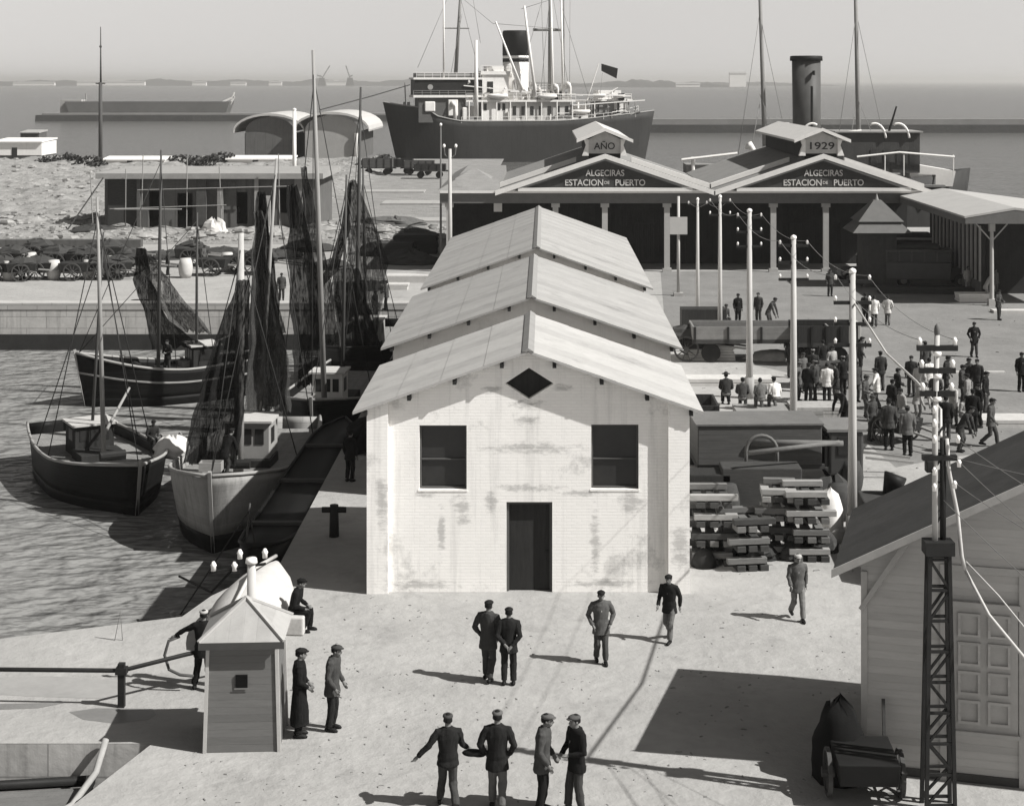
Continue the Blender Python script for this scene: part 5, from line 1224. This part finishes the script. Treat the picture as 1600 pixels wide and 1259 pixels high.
for cx in (1.86,2.42):
    for k in range(4):
        z = 1.16+k*.56; mb = MB(); x1 = cx+.42; z1 = z+.46; e = .05
        mb.box(cx,cx+e,-.10,-.052,z,z1); mb.box(x1-e,x1,-.10,-.052,z,z1); mb.box(cx+e,x1-e,-.10,-.052,z,z+e); mb.box(cx+e,x1-e,-.10,-.052,z1-e,z1)
        mb.build('panel', shedwood, sh)
mb = MB(); mb.box(1.66,3.02,-.13,-.052,3.42,3.52); mb.build('head_moulding', shedtrim, sh); MB().box(1.66,3.02,-.13,-.052,.94,1.02).build('sill', shedtrim, sh)
MB().box(-.03,9.2,-.03,-.002,0,.16).build('plinth_board', M('plinth_dark', .06), tb)
lt = E('covered_stack', (9.15,44.8,0), 'long low stack under a dark tarpaulin beyond the timber building, with a stovepipe on it', 'stack', None, rad(-3))
MB().box(0.05,5,.1,5.6,0,1.1).build('stack', timbdk, lt)
MB().hexa([(-.1,-.1,.5),(5.2,-.1,.5),(5.2,5.8,.5),(-.1,5.8,.5)],[(.05,.05,1.2),(5.1,.05,1.24),(5.1,5.7,1.24),(.05,5.7,1.2)]).build('tarpaulin', darkroof, lt, bevel=.05)
ch = MB().tube([(.95,5.3,1.2),(.95,5.3,1.7),(1.3,5.1,1.5)], [.2,.22,.26], 10).build('stovepipe', blackp, lt, True)
# cart and dark heap in front
cb_ = cart(Vector(((1350-VX)/K*31.7,31.7,0)), rad(178), 'two wheeled dark cart with raised shafts at the bottom edge', blackp, 0, None, .72)
for sx in (-.5,.46): MB().beam((sx,-.66,.5),(sx*1.05,-.95,1.5),.06).build('stake', timbdk, cb_)
q = Vector(((1312-VX)/K*32.6,32.6,0)); o = heap(0,1000,.55,.6,1.5,'black tarpaulin covered heap in the shade behind the cart',M('black_tarp', .008, .9, .3, 2, .4),'covered_heap',seed=5); o.location = q

# ================================================================ WATCH HUT
hb = E('watch_hut', ((386-VX)/K*34.55,34.5,0), 'small tapered timber watch hut with pyramid roof and square peephole', 'hut', None, rad(3))
b_, t_, hh = .75, .69, 2.22
MB().hexa([(-b_,-b_,0),(b_,-b_,0),(b_,b_,0),(-b_,b_,0)],[(-t_,-t_,hh),(t_,-t_,hh),(t_,t_,hh),(-t_,t_,hh)]).build('walls', M('hut_boards', .135, .85, .16, 3, planks=.15, axis=2, stretch=(.5,.5,4)), hb)
for sx in (-1,1):
    for sy in (-1,1): MB().beam((sx*b_,sy*b_,.0),(sx*t_,sy*t_,hh-.01),.07).build('corner_post', shedtrim, hb)
MB().box(-t_-.03,t_+.03,-t_-.03,t_+.03,hh+.003,hh+.03).build('wall_plate', shedtrim, hb)
pk = MB().box(-.13,.11,-.745,-.70,1.30,1.56).build('peephole', M('hole_black', .006), hb)
MB().box(-.16,.14,-.752,-.746,1.27,1.30).build('frame', greywood, pk)
E2 = .86
mb = MB(); mb.add([(-E2,-E2,hh+.04),(E2,-E2,hh+.04),(E2,E2,hh+.04),(-E2,E2,hh+.04),(0,0,hh+.68)],[(0,1,4),(1,2,4),(2,3,4),(3,0,4),(3,2,1,0)]); mb.build('pyramid_roof', hutroof, hb)
for sx in (-1,1):
    for sy in (-1,1): MB().beam((sx*E2,sy*E2,hh+.06),(0,0,hh+.70),.07,.05).build('hip_roll', M('hip_roll', .34), hb)
mb = MB(); mb.box(-E2,E2,-E2-.02,-E2,hh-.1,hh+.04); mb.build('eave_board', M('eave_dark', .06), hb)
# pole behind the hut
q = Vector(((393-VX)/K*37.2,37.2,0)); r = E('insulator_pole', q, 'pale pole with white insulators rising behind the watch hut', 'pole')
MB().tube([(0,0,0),(0,0,2.85)], [.11,.1], 9).build('post', polem, r, True); MB().tube([(0,0,2.84),(0,0,2.95)], [.14,.12], 10).build('cap', porc, r, True)
a = MB().beam((-.95,0,2.62),(.32,0,2.82),.05).build('crossarm', iron, r)
for x, z in ((-.26,2.93),(.30,2.95),(-.85,2.66),(-.38,2.66)): o = link('insulator', INS, r, (x,0,z)); o.scale = (1.4,)*3
# canvas covered boat on the quay
cvb = E('covered_boat', ((392-VX)/K*41.6,41.2,0), 'upturned white rowing boat under canvas on the quay behind the watch hut', 'boat', None, rad(-4))
mb = MB(); R = []
for i in range(11):
    t = i/10; y = -1.6+4.6*t; w = .98*math.sin(math.pi*min(1,.22+.70*t))**.7 if t < .95 else .28
    hgt = 1.1*(.55+.45*math.sin(math.pi*(.15+.7*t)))
    R.append([(w*math.cos(a)*(1.0 if math.sin(a) < .5 else .92), y, .05+hgt*math.sin(a)**.8) for a in [math.pi*j/12 for j in range(13)]])
mb.rings(R, True, False); mb.add(R[0], [tuple(range(13))]); mb.add(R[-1], [tuple(range(13))]); mb.build('hull', M('white_boat', .46, .8, .14, 2.5, .4, stain=.2, stain_scale=1.2), cvb, True)
MB().tube([(0,-1.65,1.0),(0,.5,1.38),(0,3.0,1.0)], .05, 6).build('keel', M('white_boat', .46), cvb, True)
MB().box(.75,1.45,-.3,.45,0,.45).build('block', M('white_boat', .46), cvb, bevel=.04)
# T bollard and railing
q = G(522,838); r = E('mooring_bollard', (q.x,q.y,0), 'black T shaped mooring bollard in the shade left of the front shed', 'bollard')
MB().tube([(0,0,0),(0,0,.95)], [.15,.13], 9).build('post', iron, r, True); MB().tube([(-.36,0,.8),(.36,0,.8)], .09, 8).build('cross_bar', iron, r, True)
rl = E('quay_railing', ((190-VX)/K*36.2,36.2,0), 'iron post and rail fence along the quay by the watch hut', 'railing')
MB().box(-.07,.07,-.07,.07,0,.95).build('post', iron, rl); MB().box(-.12,.12,-.1,.1,.72,.86).build('clamp', iron, rl)
MB().tube([(-6,.3,.74),(0,0,.79),(1.2,.9,.83),(2.6,1.8,.86)], .05, 7).build('rail', iron, rl, True)
MB().tube([(-3.6,.2,0),(-3.6,.2,.75)], .06, 7).build('post', iron, rl)
MB().tube([(2.6,1.8,0),(2.6,1.8,.9)], .06, 7).build('post', iron, rl)
q = G(188,1000); MBo = MB().tube([(-.25,0,0),(0,0,1.3),(.1,0,0)], .015, 5).build('rod', ironlt, None, loc=(q.x,q.y,-.6)); tag(MBo, 'thin bent iron rod standing at the quay edge', 'rod')
# dark patches on the paving
def patch(name, pts, mat, z=.004):
    v = [G(*p) for p in pts]; c = sum(v, Vector())/len(v)
    tag(MB().add([(p.x,p.y,z) for p in v], [tuple(range(len(v)))]).build(name, mat), kind='structure')
darker = M('dark_paving', .17, .45, .25, .8, .4, spec=.4)  # deeper tone and less rough than the paving around
patch('dark_ground', [(108,1112),(150,1106),(238,1107),(244,1116),(232,1124),(180,1130),(130,1124)], darker)
patch('dark_ground', [(-40,1100),(60,1098),(95,1094),(100,1098),(60,1106),(-40,1110)], darker)
patch('grey_ground', [(-60,1060),(80,1056),(170,1062),(225,1075),(180,1092),(60,1088),(-60,1082)], M('grey_paving', .27, .8, .2, .6, .4))  # slightly deeper tone than the paving around

patch('plaza_ground', [(1032,424),(1750,424),(1750,690),(1560,705),(1470,716),(1400,730),(1352,690),(1335,640),(1300,612),(1240,584),(1160,566),(1090,552),(1040,520)], M('plaza_gravel', .185, .95, .25, .4, 1.4, bscale=.04, stain=.15, stain_scale=.3))
# ================================================================ PEOPLE
def V3(x, y, z): return Vector((x,y,z))
BASE = dict(eL=(.24,.03,1.13), wL=(.235,-.05,.88), eR=(-.24,.03,1.13), wR=(-.235,-.05,.88), kL=(.10,-.03,.48), aL=(.105,.03,.085), kR=(-.10,-.03,.48), aR=(-.105,.03,.085), drop=0, lean=0., hem=.74, head=0., cap='cap')
POSE = {
 'stand': {}, 'walk': dict(kL=(.09,-.17,.50), aL=(.09,-.22,.09), kR=(-.09,-.01,.48), aR=(-.09,.32,.15), eL=(.25,.12,1.15), wL=(.25,.10,.9), eR=(-.25,-.04,1.14), wR=(-.23,-.22,.95), lean=.04),
 'stroll': dict(kL=(.09,-.07,.49), aL=(.10,-.10,.085), kR=(-.09,-.03,.48), aR=(-.09,.16,.10), eL=(.31,.05,1.15), wL=(.2,-.09,.93), eR=(-.31,.05,1.15), wR=(-.2,-.09,.93), hem=.70),
 'armout': dict(kL=(.09,-.15,.50), aL=(.13,-.20,.09), kR=(-.09,-.01,.48), aR=(-.12,.26,.13), eL=(.36,.05,1.18), wL=(.56,.02,.98), eR=(-.27,-.06,1.13), wR=(-.36,-.20,1.03), hem=.80),
 'talk': dict(eL=(.27,-.02,1.12), wL=(.12,-.26,1.08), eR=(-.27,-.02,1.12), wR=(-.12,-.25,1.02), kR=(-.11,-.08,.49), aR=(-.13,-.10,.085), head=.18),
 'side': dict(eL=(.24,-.01,1.12), wL=(.2,-.16,.92), eR=(-.25,0,1.12), wR=(-.2,-.15,.9), lean=.07, head=.3, hem=.72),
 'cloak': dict(hem=.26, eL=(.24,-.02,1.14), wL=(.14,-.17,1.0), eR=(-.24,-.02,1.14), wR=(-.14,-.17,1.0)),
 'sit': dict(drop=.43, kL=(.11,-.43,.50), aL=(.12,-.40,.085), kR=(-.11,-.45,.50), aR=(-.12,-.30,.085), eL=(.25,-.12,.70), wL=(.13,-.34,.60), eR=(-.25,-.12,.70), wR=(-.12,-.36,.58), lean=.28, hem=.88),
 'reach': dict(eL=(.40,-.08,1.30), wL=(.62,-.14,1.16), eR=(-.27,-.08,1.12), wR=(-.1,-.24,1.0), kL=(.13,-.12,.49), aL=(.2,-.10,.085), aR=(-.16,.12,.09), lean=.05),
 'bend': dict(lean=.55, eL=(.24,-.42,.98), wL=(.18,-.5,.74), eR=(-.24,-.42,.98), wR=(-.18,-.5,.74), kL=(.12,-.12,.47), kR=(-.12,-.10,.47), head=.3),
 'backhand': dict(eL=(.26,.10,1.13), wL=(.08,.17,.95), eR=(-.26,.10,1.13), wR=(-.08,.18,.93)),
}
def limb(mb, pts, rs, n=9):
    # subdivide so the joint rounds off
    P_ = [Vector(p) for p in pts]; out = []; rr = []
    for i in range(len(P_)-1):
        for k in range(4):
            t = k/4; out.append(P_[i].lerp(P_[i+1], t)); rr.append(rs[i]*(1-t)+rs[i+1]*t)
    out.append(P_[-1]); rr.append(rs[-1]); mb.tube(out, rr, n)
def figure(pose):
    q = dict(BASE); q.update(POSE[pose]); d_, ln = q['drop'], q['lean']
    T = lambda p: Vector((p[0], p[1]-ln*max(0,(p[2]-(.92 if not d_ else .92))), p[2]-d_))
    abs_arm = pose in ('sit','bend')
    A = lambda p: Vector(p) if abs_arm else T(p)
    sL, sR = T((.185,0,1.42)), T((-.185,0,1.42))
    hc = T((0,-.03-q['head']*.06,1.605-.02*q['head']))
    def torso(mb, secs, grow):
        R = []
        for z, rx, ry in secs:
            c = T((0,0,z)); R.append([c+V3((rx+grow)*math.cos(a), (ry+grow)*math.sin(a), 0) for a in [2*math.pi*j/18 for j in range(18)]])
        mb.rings(R)
    secs = [(.84,.12,.09),(.90,.165,.112),(.97,.168,.112),(1.06,.145,.10),(1.18,.158,.108),(1.30,.18,.115),(1.39,.185,.105),(1.445,.13,.085),(1.475,.07,.068)]
    b = MB(); torso(b, secs, 0)
    limb(b, [T((0,.005,1.44)), hc-V3(0,-.012,.06)], [.06,.055])
    R = []
    for i in range(11):
        t = -1+2*i/10; t = max(-.98,min(.98,t)); k = math.sqrt(1-t*t); jaw = .84 if t < -.3 else 1
        R.append([hc+V3(.074*k*jaw*math.cos(a), .094*k*math.sin(a)-(.012 if t < -.2 else 0), .122*t) for a in [2*math.pi*j/14 for j in range(14)]])
    b.rings(R)
    b.tube([hc+V3(0,-.088,.03), hc+V3(0,-.116,-.022), hc+V3(0,-.09,-.034)], [.009,.017,.013], 6)       # nose
    b.tube([hc+V3(-.028,-.088,-.062), hc+V3(.028,-.088,-.062)], .010, 6)                                   # lips
    b.tube([hc+V3(-.04,-.082,.028), hc+V3(.04,-.082,.028)], .010, 6)                                      # brow
    for sx in (-1,1): b.ell(tuple(hc+V3(sx*.077,.005,-.005)), .012,.022,.032,8,6)
    for s_, e, w in ((sL,A(q['eL']),A(q['wL'])),(sR,A(q['eR']),A(q['wR']))):
        limb(b, [s_, e, w], [.056,.043,.029])
        dr = (w-e).normalized(); sd = V3(0,1,0)-dr*dr.y; sd = sd.normalized() if sd.length > .1 else V3(0,0,1); nn = dr.cross(sd)
        b.tube([w, w+dr*.03, w+dr*.09], [.026,.036,.034], 8)
        for k, ll in enumerate((.072,.082,.076,.060)):
            o = sd*(-.027+.018*k); cu = nn*(.012+.004*k)*(1 if w.x > 0 else -1)
            b.tube([w+dr*.08+o, w+dr*(.08+ll*.55)+o*1.05+cu*.4, w+dr*(.08+ll)+o*1.05+cu*1.6], [.0095,.009,.0075], 6)
        b.tube([w+dr*.025-sd*.02, w+dr*.06-sd*.052, w+dr*.095-sd*.058], [.013,.011,.009], 6)                # thumb
    hL, hR = T((.09,0,.90)), T((-.09,0,.90))
    kn = [(hL,Vector(q['kL']),Vector(q['aL'])),(hR,Vector(q['kR']),Vector(q['aR']))]
    for h, k, a in kn:
        limb(b, [h,k,a], [.088,.058,.042]); b.tube([a+V3(0,.05,-.045), a+V3(0,-.06,-.05), a+V3(0,-.15,-.06)], [.038,.038,.022], 8)
    j = MB(); js = [s_ for s_ in secs if s_[0] > max(q['hem'],.86)+.02]
    if q['hem'] < .84:
        flare = .05 if q['hem'] < .5 else .02
        js = [(q['hem'],.165+flare,.115+flare),((q['hem']+.9)/2,.168+flare*.6,.114+flare*.6)]+js
    js = [s_ for s_ in js if s_[0] < 1.44]+[(1.445,.15,.088),(1.485,.085,.078)]
    torso(j, js, .026)
    for s_, e, w in ((sL,A(q['eL']),A(q['wL'])),(sR,A(q['eR']),A(q['wR']))): limb(j, [s_*.45+T((0,0,1.37))*.55, s_-V3(0,0,.012), e, w+(e-w).normalized()*.01], [.09,.078,.060,.047])
    limb(j, [T((0,.01,1.43)), T((0,.0,1.50))], [.085,.07])
    t = MB(); pl = T((0,0,.93)); t.ell(tuple(pl), .158,.108,.14, 14, 9)
    for h, k, a in kn: limb(t, [h,k,a+V3(0,0,.02)], [.10,.080,.072])
    out = {}
    fn = MATS.get('skin')
    sh_ = MB(); zc = T((0,0,1.30)); fy = -.140
    a_, b_, c_ = T((-.05,fy+.045,1.455)), T((.05,fy+.045,1.455)), T((0,fy-.012,1.24)); d3 = V3(0,.02,0)
    sh_.add([a_,b_,c_,a_+d3,b_+d3,c_+d3], [(0,1,2),(5,4,3),(0,3,4,1),(1,4,5,2),(2,5,3,0)]); out['shirt'] = sh_.mesh('shirt', skinm)
    out['body'] = remeshed(b, 'body', skinm, .0085, .22, 1)
    out['jacket'] = remeshed(j, 'jacket', skinm, .012, .5, 2, .012)
    out['trousers'] = remeshed(t, 'trousers', skinm, .012, .5, 2, .010)
    sh = []
    for h, k, a in kn:
        m_ = MB(); m_.tube([a+V3(0,.085,-.05), a+V3(0,.05,-.035), a+V3(0,-.06,-.042), a+V3(0,-.15,-.055), a+V3(0,-.19,-.062)], [.02,.05,.048,.042,.018], 9); sh.append(m_.mesh('shoe', leather, True))
    out['shoe'] = sh
    c = MB(); c.ell(tuple(hc+V3(0,-.005,.075)), .098,.122,.05, 14, 7, -.6, 1); c.ell(tuple(hc+V3(0,-.105,.058)), .07,.055,.014, 10, 5)
    out['cap'] = c.mesh('cap', skinm, True)
    hr = MB(); hr.ell(tuple(hc+V3(0,.018,.02)), .083,.098,.118, 14, 8, -.35, 1); out['hair'] = hr.mesh('hair', skinm, True)
    bh = MB(); bh.ell(tuple(hc+V3(0,0,.09)), .085,.1,.075, 14, 7, -.5, 1); bh.tube([tuple(hc+V3(0,0,.065)), tuple(hc+V3(0,0,.078))], [.17,.165], 16); out['hat'] = bh.mesh('hat', skinm, True)
    return out
FIG = {}
hairm = M('dark_hair', .012, .6, .3, 9)
def person(loc, pose, rz, jv, tv, label, head='cap', hv=.03, s=1.0, group=None, cat='person'):
    if pose not in FIG: FIG[pose] = figure(pose)
    f = FIG[pose]; r = E('person', loc, label, cat, group, rad(rz)); r.scale = (s,s,s)
    def put(n_, me, mat):
        o = link(n_, me, r)
        o.material_slots[0].link = 'OBJECT'; o.material_slots[0].material = mat; return o
    put('body', f['body'], skinm); put('jacket', f['jacket'], cloth(jv)); put('trousers', f['trousers'], cloth(tv))
    for m_ in f['shoe']: put('shoe', m_, leather)
    if pose in ('talk','side','stand','stroll','walk') and jv < .2: put('shirt', f['shirt'], cloth((.45,.3,.12)[len(label)%3]))
    put('hair', f['hair'], hairm)
    if head: put(head, f[head], cloth(hv))
    return r
def pp(px, py, *a, z=0., **k):
    q = G(px,py,z); return person((q.x,q.y,z), *a, **k)
g1 = 'men on the open quay'
w1 = pp(700,1262,'armout',188,.016,.045,'man walking away with one arm out and a dark coat in his other hand',hv=.05,s=1.02,group=g1)
pp(777,1263,'stroll',176,.018,.10,'man in dark jacket and paler trousers, hands in pockets, second of the nearest four',hv=.10,s=1.06,group=g1)
pp(847,1267,'side',78,.055,.010,'man in grey jacket standing in profile, facing the man in black',hv=.09,s=1.06,group=g1)
pp(901,1267,'talk',-60,.008,.045,'man in black jacket, rightmost of the nearest four men, facing left',hv=.07,s=1.05,group=g1)
pp(763,1063,'stroll',160,.045,.035,'taller man in grey jacket, left one of the pair before the shed door',hv=.02,s=1.05,group=g1)
pp(795,1069,'backhand',178,.020,.018,'shorter man in dark jacket, right one of the pair before the shed door',hv=.02,s=1.0,group=g1)
pp(939,1036,'stroll',5,.085,.06,'man in light grey jacket walking alone between the pair and the shed corner',hv=.02,s=.99,group=g1)
pp(1046,1001,'walk',-25,.025,.12,'striding man in dark jacket and pale trousers at the right corner of the front shed',hv=.02,s=.94,group=g1)
pp(1246,968,'walk',6,.09,.16,'man in pale trousers and pale cap walking in front of the sleeper stacks',hv=.35,s=.97,group=g1)
pp(318,1078,'reach',-172,.008,.010,'man in black handling a rope loop at the left side of the watch hut',hv=.35,s=1.03)
pp(468,1150,'cloak',95,.010,.010,'man in long black cloak standing against the right side of the watch hut',hv=.02,s=1.06)
pp(519,1140,'side',75,.05,.022,'man in grey jacket and dark trousers standing alone right of the watch hut',hv=.04,s=1.04)
q = G(470,992); person((q.x-.25,q.y+.35,0.0),'sit',80,.008,.010,'man in black sitting on the white block beside the covered boat',hv=.01)
pp(547,752,'stand',150,.008,.008,'dark figure standing in the shade between the boats and the front shed',hv=.01)
# coat and rope loop held
q = w1.location; o = MB().ell((0,0,0),.20,.10,.07,14,8).ell((.12,.02,-.03),.14,.09,.06,12,7).build('folded_coat', cloth(.012), None, True, loc=(q.x+.46,q.y+.02,1.03)); tag(o, 'dark folded coat held in the hand of the man walking away', 'coat')
q = G(318,1078); rope('rope_loop', [(q.x-.55,q.y+.1,1.17),(q.x-.78,q.y,1.1),(q.x-.86,q.y-.05,.8),(q.x-.75,q.y-.1,.5),(q.x-.5,q.y-.1,.38),(q.x-.2,q.y-.12,.36)], .035, M('dark_hose', .07, .8), 'slack loop of thick rope held by the man in black', n=7)
# yard and plaza
g2 = 'people in the goods yard'; g3 = 'people on the far plaza'
pp(1153,507,'stand',20,.012,.014,'dark standing man on the yard right of the fourth telegraph pole',hv=.01,group=g2)
pp(1185,505,'stand',-30,.05,.05,'grey dressed man standing near the dark man behind the flat wagon',hv=.04,group=g2)
pp(1131,511,'sit',30,.06,.04,'grey man sitting at the left of the dark standing man',hv=.03,group=g2)
pp(1200,513,'bend',60,.06,.04,'man bending over behind the flat wagon',hv=.03,group=g2)
pp(1297,463,'stand',10,.035,.03,'man in dark grey standing before the right gable, by the car',hv=.02,group=g3)
pp(1366,511,'walk',170,.62,.035,'man in bright white shirt and dark trousers walking towards the station',head=None,group=g3)
pp(1387,508,'stroll',165,.52,.12,'smaller figure in white shirt at the right of the walking white shirt man',head=None,s=.95,group=g3)
pp(1352,506,'stand',140,.03,.02,'dark man close behind the white shirt man by the pole top',hv=.02,group=g3)
pp(1522,558,'stroll',4,.025,.05,'lone dark man walking in the middle of the plaza',hv=.02,group=g3)
pp(1596,612,'stand',10,.012,.012,'dark man cut by the right edge of the picture',hv=.01,group=g3)
pp(1135,634,'sit',178,.03,.012,'figure in dark hat sitting with back to the camera on the platform',head='hat',hv=.03,s=1.05,group=g2,z=.0)
pp(1190,642,'sit',190,.11,.07,'man in grey shirt sitting on the platform by the pole',head=None,group=g2,z=.3)
pp(1213,640,'sit',200,.60,.10,'man in bright white shirt sitting on the timber platform',hv=.02,group=g2,z=.3)
pp(1247,628,'stand',60,.09,.05,'man at the left end of the crowd behind the pale block platform',hv=.08,group=g2)
pp(1263,631,'stand',150,.02,.02,'dark man second in the crowd behind the pale block platform',hv=.02,group=g2)
pp(1275,626,'talk',-120,.05,.03,'grey man talking in the middle of the crowd',hv=.12,group=g2)
pp(1292,631,'stand',178,.55,.02,'man in white shirt and dark trousers in the crowd',head=None,group=g2)
pp(1306,630,'side',-80,.03,.10,'man in dark jacket and pale trousers right of the crowd white shirt',hv=.02,group=g2)
pp(1318,618,'talk',200,.02,.02,'dark man behind the right end of the crowd',hv=.15,group=g2)
pp(1270,606,'stand',170,.03,.03,'dark man at the back of the crowd',hv=.20,group=g2)
pp(1254,612,'stand',30,.10,.03,'pale jacketed man at the back left of the crowd',hv=.03,group=g2)
pp(1330,606,'stand',190,.04,.03,'dark man at the back of the crowd, close left of the nearest telegraph pole',hv=.02,group=g2)
pp(1322,672,'bend',-60,.015,.02,'man bending in dark clothes left of the nearest telegraph pole',hv=.02,group=g2)
pp(1352,652,'talk',60,.07,.05,'man in grey working right of the nearest telegraph pole',hv=.05,group=g2)
pp(1370,640,'reach',-100,.50,.06,'man in pale shirt reaching towards the pole',hv=.02,group=g2)
pp(1362,688,'stand',30,.05,.04,'grey man standing close right of the nearest telegraph pole',hv=.04,group=g2)
pp(1389,703,'stand',175,.05,.012,'tall man in grey jacket and dark trousers seen from behind at the yard edge',hv=.01,s=1.1,group=g2)
pp(1418,712,'stand',182,.10,.012,'man in light jacket and dark trousers right of the tall grey man',hv=.05,s=1.05,group=g2)
pp(1392,660,'side',120,.02,.03,'dark man behind the tall grey man',hv=.01,group=g2)
pp(1437,630,'stand',150,.42,.30,'man in pale suit left of the lattice pole top',hv=.02,group=g2)
pp(1452,622,'stand',200,.60,.25,'white shirted man partly hidden by the lattice pole top',head=None,group=g2)
pp(1446,592,'stand',200,.06,.05,'grey man farther left of the lattice pole top',hv=.04,group=g2)
pp(1432,660,'bend',40,.30,.2,'pale figure bending below the lattice pole top',hv=.2,group=g2)
pp(1478,618,'side',60,.03,.03,'dark man just right of the lattice pole insulators',hv=.02,group=g3)
pp(1490,664,'bend',-30,.40,.09,'man in pale shirt bending right of the lattice pole',hv=.03,group=g3)
pp(1503,634,'talk',70,.05,.04,'man in grey at the left of the dark group on the plaza',hv=.02,group=g3)
pp(1513,622,'stand',30,.03,.02,'capped man standing at the back of the dark plaza group',hv=.02,group=g3)
pp(1527,624,'stand',-30,.03,.03,'second capped man at the back of the dark plaza group',hv=.02,group=g3)
pp(1520,678,'stand',170,.008,.008,'black dressed man in the front of the dark plaza group',hv=.01,group=g3)
pp(1530,668,'talk',-80,.008,.010,'black dressed man turned left in the dark plaza group',hv=.01,group=g3)
pp(1548,698,'walk',60,.07,.05,'man in grey walking at the right of the dark plaza group, by the roof edge',hv=.02,s=1.05,group=g3)
pp(1504,668,'sit',30,.28,.20,'pale figure sitting at the left foot of the dark plaza group',head=None,group=g3)
pp(1555,462,'stand',30,.10,.10,'grey figure standing by the canopy column',hv=.03,group=g3)
pp(1572,456,'stand',-60,.30,.2,'pale dressed figure right of the canopy column',hv=.03,group=g3)
pp(1582,446,'stand',100,.02,.02,'dark figure under the canopy at the right edge',hv=.02,group=g3)
pp(1540,470,'bend',90,.35,.25,'pale figure bending at the canopy column foot',head=None,group=g3)
pp(1512,458,'stand',20,.45,.3,'white dressed figure standing at the end of the parked bus',head=None,group=g3)
g4 = 'people by the boats and the far pier'
for px, py, pose, rz, jv, lab in ((36,436,'stand',160,.012,'dark man standing on the leftmost loaded cart row of the far pier'),(132,436,'talk',60,.03,'man between two carts on the far pier'),(262,430,'stand',120,.04,'man on the far pier right of the black net'),
        (318,420,'side',70,.08,'grey man at the end of the far pier behind the nets'),(440,470,'stand',20,.05,'man standing on the pier corner behind the tallest masts')):
    pp(px,py,pose,rz,jv,.03,lab,hv=.2 if rz == 160 else .03,group=g4)
for px, y, zz, pose, rz, jv, lab in ((350,60.0,WATER+2.0,'bend',150,.012,'crewman bending on the foredeck of the nearest pale boat'),(418,66.5,WATER+1.7,'stand',90,.02,'dark crewman standing by the cabin of the nearest pale boat'),
        (236,68.0,WATER+1.2,'sit',40,.03,'crewman sitting at the stern of the black fishing boat'),(262,85.2,WATER+1.35,'talk',-30,.02,'crewman on the far dark boat under the black net'),(520,76.0,WATER+1.6,'bend',100,.12,'crewman bending on the deck of the black hulled quay boat'),
        (586,94.5,0,'stand',60,.03,'man on the quay edge by the dark net heap'),(604,99.0,0,'talk',-90,.06,'man on the quay behind the net heap, next to the middle shed')):
    person(((px-VX)/K*y,y,zz),pose,rz,jv,.03,lab,hv=.02,group=g4)

more = (('stand',1338,628,20,.04,'grey man just left of the nearest telegraph pole post'),('talk',1402,640,100,.02,'dark man facing right behind the tall grey man'),('side',1410,676,-70,.25,'pale jacketed man in profile at the yard edge'),('stand',1376,610,190,.03,'dark man at the back between pole and tall grey man'),
 ('stand',1424,618,-20,.03,'dark man behind the pale suited man'),('talk',1462,648,150,.06,'grey man half behind the lattice pole top'),('stand',1478,690,170,.015,'dark man below the lattice pole arms, at the yard edge'),('bend',1500,706,60,.03,'man bending at the dark roof edge'),
 ('side',1344,584,90,.05,'grey man in profile beyond the nearest pole'),('stand',1300,600,30,.30,'pale shirted man at the back of the crowd'),('stroll',1286,590,200,.02,'dark man strolling behind the crowd'),('stand',1540,646,60,.02,'dark man at the right of the dark plaza group'),
 ('stand',1512,650,-120,.20,'pale jacketed man inside the dark plaza group'),('stand',1236,590,0,.03,'dark man beside the second telegraph pole'),('talk',1560,500,40,.05,'grey man talking on the plaza below the canopy'),('sit',1160,640,170,.05,'grey man sitting on the rail stack'))
for po, px, py, rz, jv, lab in more: pp(px,py,po,rz,jv,.03 if jv > .04 else .06,lab,hv=.02,group=g2 if px < 1480 else g3)
HAZE = .00014
# ================================================================ HAZE
hm = bpy.data.materials.new('haze_air'); hm.use_nodes = True; nt = hm.node_tree
for n_ in list(nt.nodes):
    if n_.type == 'BSDF_PRINCIPLED': nt.nodes.remove(n_)
pv = nt.nodes.new('ShaderNodeVolumePrincipled'); pv.inputs['Color'].default_value = (.82,.81,.79,1); pv.inputs['Density'].default_value = HAZE; pv.inputs['Anisotropy'].default_value = .3
nt.links.new(pv.outputs[0], nt.nodes['Material Output'].inputs['Volume'])
S.cycles.volume_bounces = 1
if HAZE > 0:
    tag(MB().box(-17000,17000,-40,31000,WATER-6,52).build('haze', hm), 'pale sea haze hanging over the harbour', 'haze', kind='stuff')
